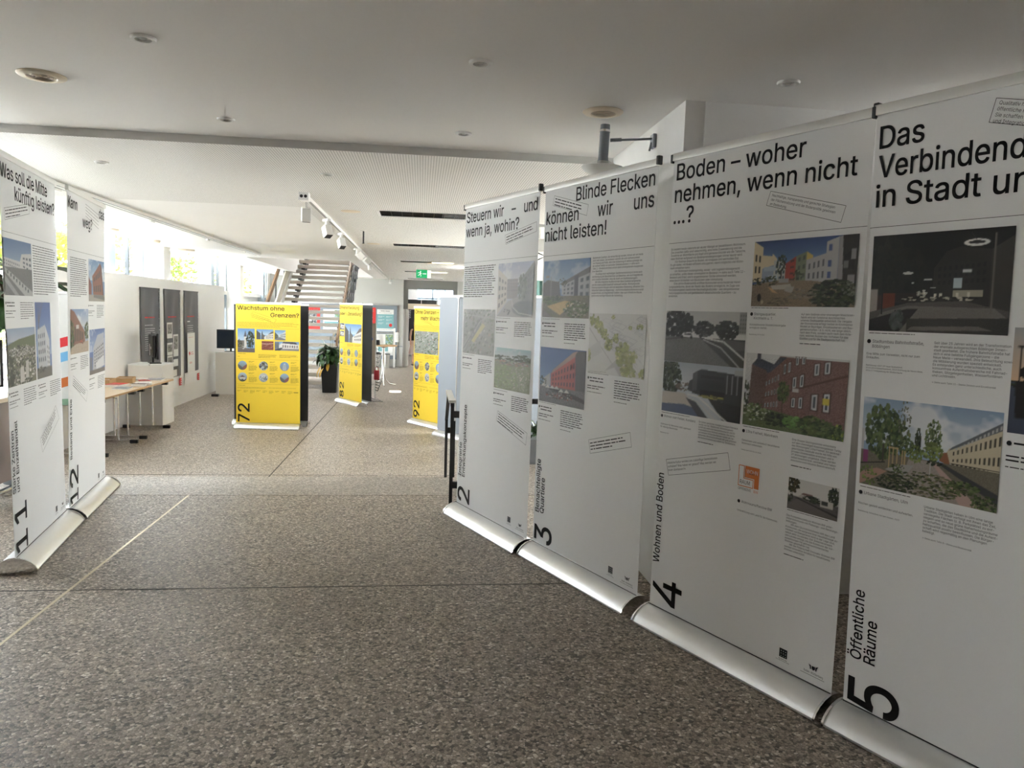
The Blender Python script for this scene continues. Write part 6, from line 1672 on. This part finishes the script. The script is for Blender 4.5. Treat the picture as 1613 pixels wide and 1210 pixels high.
# board seen through the doorway
t = thing('exhibition_panel', 'black exhibition panel with white text seen through the doorway', 'exhibition panel', (.05, 32.0, ZF))
MB().box(-.62, .62, 0, .03, .62, 2.35).build('black_panel', M['black'], t)
MB().box(-.62, .62, 0, .03, .05, .62).build('white_foot', M['vinyl'], t)
MB().box(-.55, -.45, -.15, .18, 0, .05).box(.45, .55, -.15, .18, 0, .05).build('base', M['steel'], t)
p = Print(-.004); p.bars(.28, .62, .95, 3, .06, .03, 70, last=.8); p.bars(.28, .86, .9, 1, .05, .03, 71, last=1); p.bars(.28, 1.0, .9, 4, .05, .022, 72)
p.put('lettering', M['paleink'], t).matrix_local = T(-.62, 0, 2.35)
p = Print(-.004); p.bars(.28, .46, .7, 1, .05, .03, 73, last=1); p.put('red_line', M['redink'], t).matrix_local = T(-.62, 0, 2.35)
p = Print(-.004)
for k in range(5): p.line((.05, .5 + k * .07), (.13, .46 + k * .07), .02)
p.put('stripes', M['paleink'], t).matrix_local = T(-.62, 0, 2.35)

# ---- visitor in the doorway
def skin_obj(name, verts, edges, radii, m, parent, root=0, sub=2):
    me = bpy.data.meshes.new(name); me.from_pydata(verts, edges, []); o = link(name, me, m, parent)
    o.modifiers.new('skin', 'SKIN'); sk = me.skin_vertices[0].data
    for i, r in enumerate(radii): sk[i].radius = (r, r) if not isinstance(r, tuple) else r
    sk[root].use_root = True
    mo = o.modifiers.new('sub', 'SUBSURF'); mo.levels = mo.render_levels = sub
    for pl_ in me.polygons: pl_.use_smooth = True
    return o
pe = thing('person', 'person in black sleeveless top and pale pink skirt standing in the doorway', 'person', (-.19, 26.35, ZF), R(25))
V = [(0, 0, .80), (0, .005, .92), (0, .01, 1.06), (0, .005, 1.18), (0, .0, 1.27), (0, -.01, 1.33)]
E_ = [(0, 1), (1, 2), (2, 3), (3, 4), (4, 5)]; RD = [(.13, .10), (.115, .085), (.125, .09), (.12, .08), (.05, .05), (.045, .045)]
for sg in (-1, 1):
    n = len(V); V += [(sg * .075, 0, .74), (sg * .08, -.01, .43), (sg * .085, .01, .10), (sg * .085, -.02, .045), (sg * .09, -.14, .03)]
    E_ += [(0, n), (n, n + 1), (n + 1, n + 2), (n + 2, n + 3), (n + 3, n + 4)]; RD += [.082, .05, .033, .036, .026]
    n = len(V); V += [(sg * .15, 0, 1.235), (sg * .185, .01, 1.0), (sg * .20, -.05, .80), (sg * .205, -.065, .74)]
    E_ += [(3, n), (n, n + 1), (n + 1, n + 2), (n + 2, n + 3)]; RD += [.045, .035, .026, .028]
    wn = n + 3
    for k, (dx, ln) in enumerate(((-.022, .065), (-.008, .075), (.008, .07), (.021, .055))):
        n = len(V); V += [(sg * .205 + dx * .3, -.07 + dx, .70), (sg * .207 + dx * .3, -.075 + dx * 1.1, .70 - ln * .55), (sg * .203 + dx * .3, -.068 + dx * 1.1, .70 - ln)]
        E_ += [(wn, n), (n, n + 1), (n + 1, n + 2)]; RD += [.010, .009, .008]
    n = len(V); V += [(sg * .195, -.095, .725), (sg * .188, -.105, .69)]; E_ += [(wn, n), (n, n + 1)]; RD += [.010, .009]
n = len(V); V += [(0, -.01, 1.40), (0, -.015, 1.47)]; E_ += [(5, n), (n, n + 1)]; RD += [(.072, .082), (.066, .078)]
body = skin_obj('body', V, E_, RD, M['skin'], pe)
b = MB().lathe([(.0, -.10), (.045, -.095), (.068, -.05), (.074, .0), (.070, .05), (.05, .09), (0, .104)], 20)
hd = b.build('head', M['skin'], pe, smooth=80, loc=(0, -.015, 1.425)); hd.scale = (.92, 1.12, 1.1)
MB().lathe([(0, .02), (.011, .01), (.014, -.012), (0, -.02)], 10, M=T(0, -.078, -.012)).build('nose', M['skin'], hd, smooth=60)
MB().lathe([(0, .006), (.009, 0), (0, -.006)], 8, M=T(-.027, -.066, .012)).lathe([(0, .006), (.009, 0), (0, -.006)], 8, M=T(.027, -.066, .012)).build('eyes', M['ink'], hd, smooth=60)
MB().box(-.02, .02, -.072, -.064, -.046, -.038).build('mouth', M['redcloth'], hd)
MB().lathe([(.078, -.04), (.084, .02), (.078, .06), (.05, .10), (0, .115)], 20, M=T(0, .012, 0)).lathe([(.03, .0), (.035, -.05), (.02, -.14), (0, -.16)], 12, M=T(0, .085, .02)).build('hair', M['hair'], hd, smooth=60)
MB().lathe([(.135, .80), (.128, .88), (.122, .98), (.14, 1.10), (.15, 1.20), (.12, 1.265), (.07, 1.285)], 24, M=Matrix.Diagonal((1, .74, 1, 1))).build('top', M['blackcloth'], pe, smooth=60)
b = MB(); vs = []; nn = 40
for j, (r, z) in enumerate(((.132, .86), (.165, .74), (.20, .60), (.225, .46), (.23, .40))):
    for i in range(nn):
        q = 2 * math.pi * i / nn; k = r * (1 + .06 * j / 4 * math.sin(q * 9)); vs.append((k * math.cos(q), .78 * k * math.sin(q), z))
b.add(vs, [(j * nn + i, j * nn + (i + 1) % nn, (j + 1) * nn + (i + 1) % nn, (j + 1) * nn + i) for j in range(4) for i in range(nn)])
b.build('skirt', M['pinkcloth'], pe, smooth=70)
for sg in (-1, 1): MB().bbox(-.04, .04, -.17, .05, 0, .05, .012, M=T(sg * .087, 0, 0)).build('shoe', M['black'], pe, smooth=50)

# curtain and pelmet at the right
t = thing('curtain', 'dark teal curtain under a white pelmet, glimpsed between banners 2 and 3', 'curtain', (2.0, 11.9, ZF))
b = MB(); vs = []; nn = 60
for z in (.02, 2.42):
    for i in range(nn): vs.append((-.55 + 1.1 * i / (nn - 1), .035 * math.sin(i * .9), z))
b.add(vs, [(i, i + 1, nn + i + 1, nn + i) for i in range(nn - 1)]).build('cloth', M['curtain'], t, smooth=80)
MB().bbox(-.62, .62, -.09, .09, 2.42, 2.9, .004).build('pelmet', M['white'], t)

M['palegreen'] = mat('pale green painted wood', (.25, .42, .28), .6)
M['skyblue'] = mat('sky blue print', (.20, .50, .80), .6)
# ================================================================= LEFT BACKGROUND BEHIND BANNERS 11 AND 12
t = thing('desk', 'brown panelled desk with a pale top, left of banner 11', 'desk', (-3.62, 5.68, 0))
MB().bbox(-.70, .70, -.33, .33, .705, .735, .003).build('desktop', M['deskwood'], t)
MB().box(-.66, .66, -.31, -.29, .12, .705).box(-.66, -.64, -.31, .3, .12, .705).box(.64, .66, -.31, .30, .12, .705).build('panel', M['desk'], t)
for x in (-.6, .6): MB().cyl((x, -.36, .03), (x, .34, .03), .022, n=12).cyl((x, 0, .03), (x, 0, .2), .02, n=12).build('foot', M['chrome'], t, smooth=40)
t = thing('window_brightness_panel', 'made-up white panel standing in for window brightness, on the brown desk', 'monitor', (-3.22, 5.70, .735), R(20))
MB().bbox(-.27, .27, -.012, .014, .07, .41, .006).build('case', M['black'], t)
MB().box(-.255, .255, -.0135, -.011, .085, .395).build('screen', M['white'], t)
MB().box(-.03, .03, .01, .03, 0, .12).bbox(-.12, .12, -.08, .08, 0, .012, .004).build('stand', M['black'], t)  # made-up monitor; its white screen stands in for window brightness
t = thing('desk_tray', 'low black tray on the right end of the brown desk', 'tray', (-3.05, 5.50, .735))
MB().box(-.11, .11, -.12, .12, 0, .006).box(-.11, -.105, -.12, .12, 0, .06).box(.105, .11, -.12, .12, 0, .06).box(-.11, .11, .115, .12, 0, .06).build('body', M['black'], t)

t = thing('display_board', 'white display board with red, blue and orange stripes between banners 11 and 12', 'display board', (-2.665, 5.84, 0), R(22))
TB = Matrix.Translation((0, 0, .70)) @ Matrix.Rotation(R(-12), 4, 'X')
MB().box(-.13, .13, -.006, .006, 0, .80, M=TB).build('panel', M['paper'], t)
b = MB()
for a, c in (((-.145, -.13), (0, .82)), ((.13, .145), (0, .82)), ((-.145, .145), (.80, .82))): b.box(a[0], a[1], -.014, .014, c[0], c[1], M=TB)
b.build('frame', M['chrome'], t)
MB().box(-.145, .145, -.05, .016, -.03, .012, M=TB).build('ledge', M['palegreen'], t)
for m, z in ((M['red'], .36), (M['skyblue'], .25), (M['orange'], .06)):
    MB().add([(-.13, -.0075, z - .02), (.13, -.0075, z + .06), (.13, -.0075, z + .13), (-.13, -.0075, z + .05)], [(0, 1, 2, 3)], M=TB).build('stripe', m, t)
MB().cyl((-.12, 0, .68), (-.12, -.12, .01), .011, n=10).cyl((.12, 0, .68), (.12, -.12, .01), .011, n=10).cyl((-.12, .01, .70), (-.12, .26, .01), .011, n=10).cyl((.12, .01, .70), (.12, .26, .01), .011, n=10).build('leg', M['chrome'], t, smooth=40)
for k in range(4):
    l = thing('magazine', ['magazine flat at the bottom of the pile beside the display board', 'magazine second from the bottom of the pile by the display board', 'magazine third from the bottom of the pile by the display board', 'magazine on top of the floor pile by the display board'][k], 'magazine', (-2.61, 5.46, .02 * k), R(10 + 7 * k), 'magazines piled on the floor')
    MB().box(-.10, .10, -.14, .14, 0, .018).build('pages', M['paper'], l)
    MB().box(-.101, .101, -.141, .141, .018, .0195).build('cover', (M['vinylback'], M['beigegrill'], M['paper'], M['tealpaper'])[k], l)

# ================================================================= OUTSIDE THE WINDOWS
def tree(x, y, h, r, seed, m, label):
    t = thing('tree', label, 'tree', (x, y, -.75), 0, 'trees outside the left windows')
    g = random.Random(seed); b = MB()
    b.tube([(0, 0, -.1), (.05, .03, h * .35), (-.04, .06, h * .7)], [.16, .12, .05], 9)
    for k in range(6):
        a = k * 1.05 + g.random(); z = h * (.3 + .07 * k); b.tube([(0, 0, z), (r * .4 * math.cos(a), r * .4 * math.sin(a), z + h * .12), (r * .75 * math.cos(a), r * .75 * math.sin(a), z + h * .2)], [.07, .05, .02], 6)
    b.build('trunk', M['bark'], t, smooth=60)
    b = MB()
    cl = [(g.uniform(-.75, .75) * r, g.uniform(-.75, .75) * r, h * g.uniform(.16, .95), r * g.uniform(.25, .48)) for _ in range(34)]
    for cx, cy, cz, rr in cl:
        for i in range(105):
            a = g.uniform(0, 6.283); u = g.uniform(-1, 1); q = math.sqrt(1 - u * u); d = rr * g.uniform(.55, 1.0)
            p = Vector((cx + d * q * math.cos(a), cy + d * q * math.sin(a), cz + d * u * .8))
            n = Vector((g.gauss(0, 1), g.gauss(0, 1), g.gauss(.4, 1))).normalized(); w = n.orthogonal().normalized(); v = n.cross(w); s = g.uniform(.06, .13)
            b.add([tuple(p - w * s), tuple(p + v * s * .55), tuple(p + w * s), tuple(p - v * s * .55)], [(0, 1, 2, 3)])
    b.build('crown', m, t)
TREES = [(-9.0, 18.8, 5.2, 1.9, 'tree_b', 'yellow-green tree seen between banners 11 and 12'), (-10.2, 25.2, 6.0, 2.2, 'tree_b', 'yellow-green tree seen just right of banner 12'), (-15.5, 32.0, 7.5, 3.0, 'tree_a', 'fresh green tree behind the yellow-green one right of banner 12'),
         (-10.4, 34.5, 6.2, 2.3, 'tree_a', 'green tree in the second window bay, right of the first white column'), (-14.8, 43.0, 9.0, 3.4, 'tree_a', 'tall green tree far behind the second window bay'), (-9.0, 42.5, 5.6, 1.8, 'tree_b', 'light green tree seen in the third window bay by the stairs'),
         (-16.5, 24.0, 7.5, 3.0, 'tree_a', 'dark green tree further back behind banner 12')]
for i, (x, y, h, r, m, lab) in enumerate(TREES): tree(x, y, h, r, 100 + i, M[m], lab)
_gl.clear()
bpy.data.objects.remove(_to, do_unlink=True)
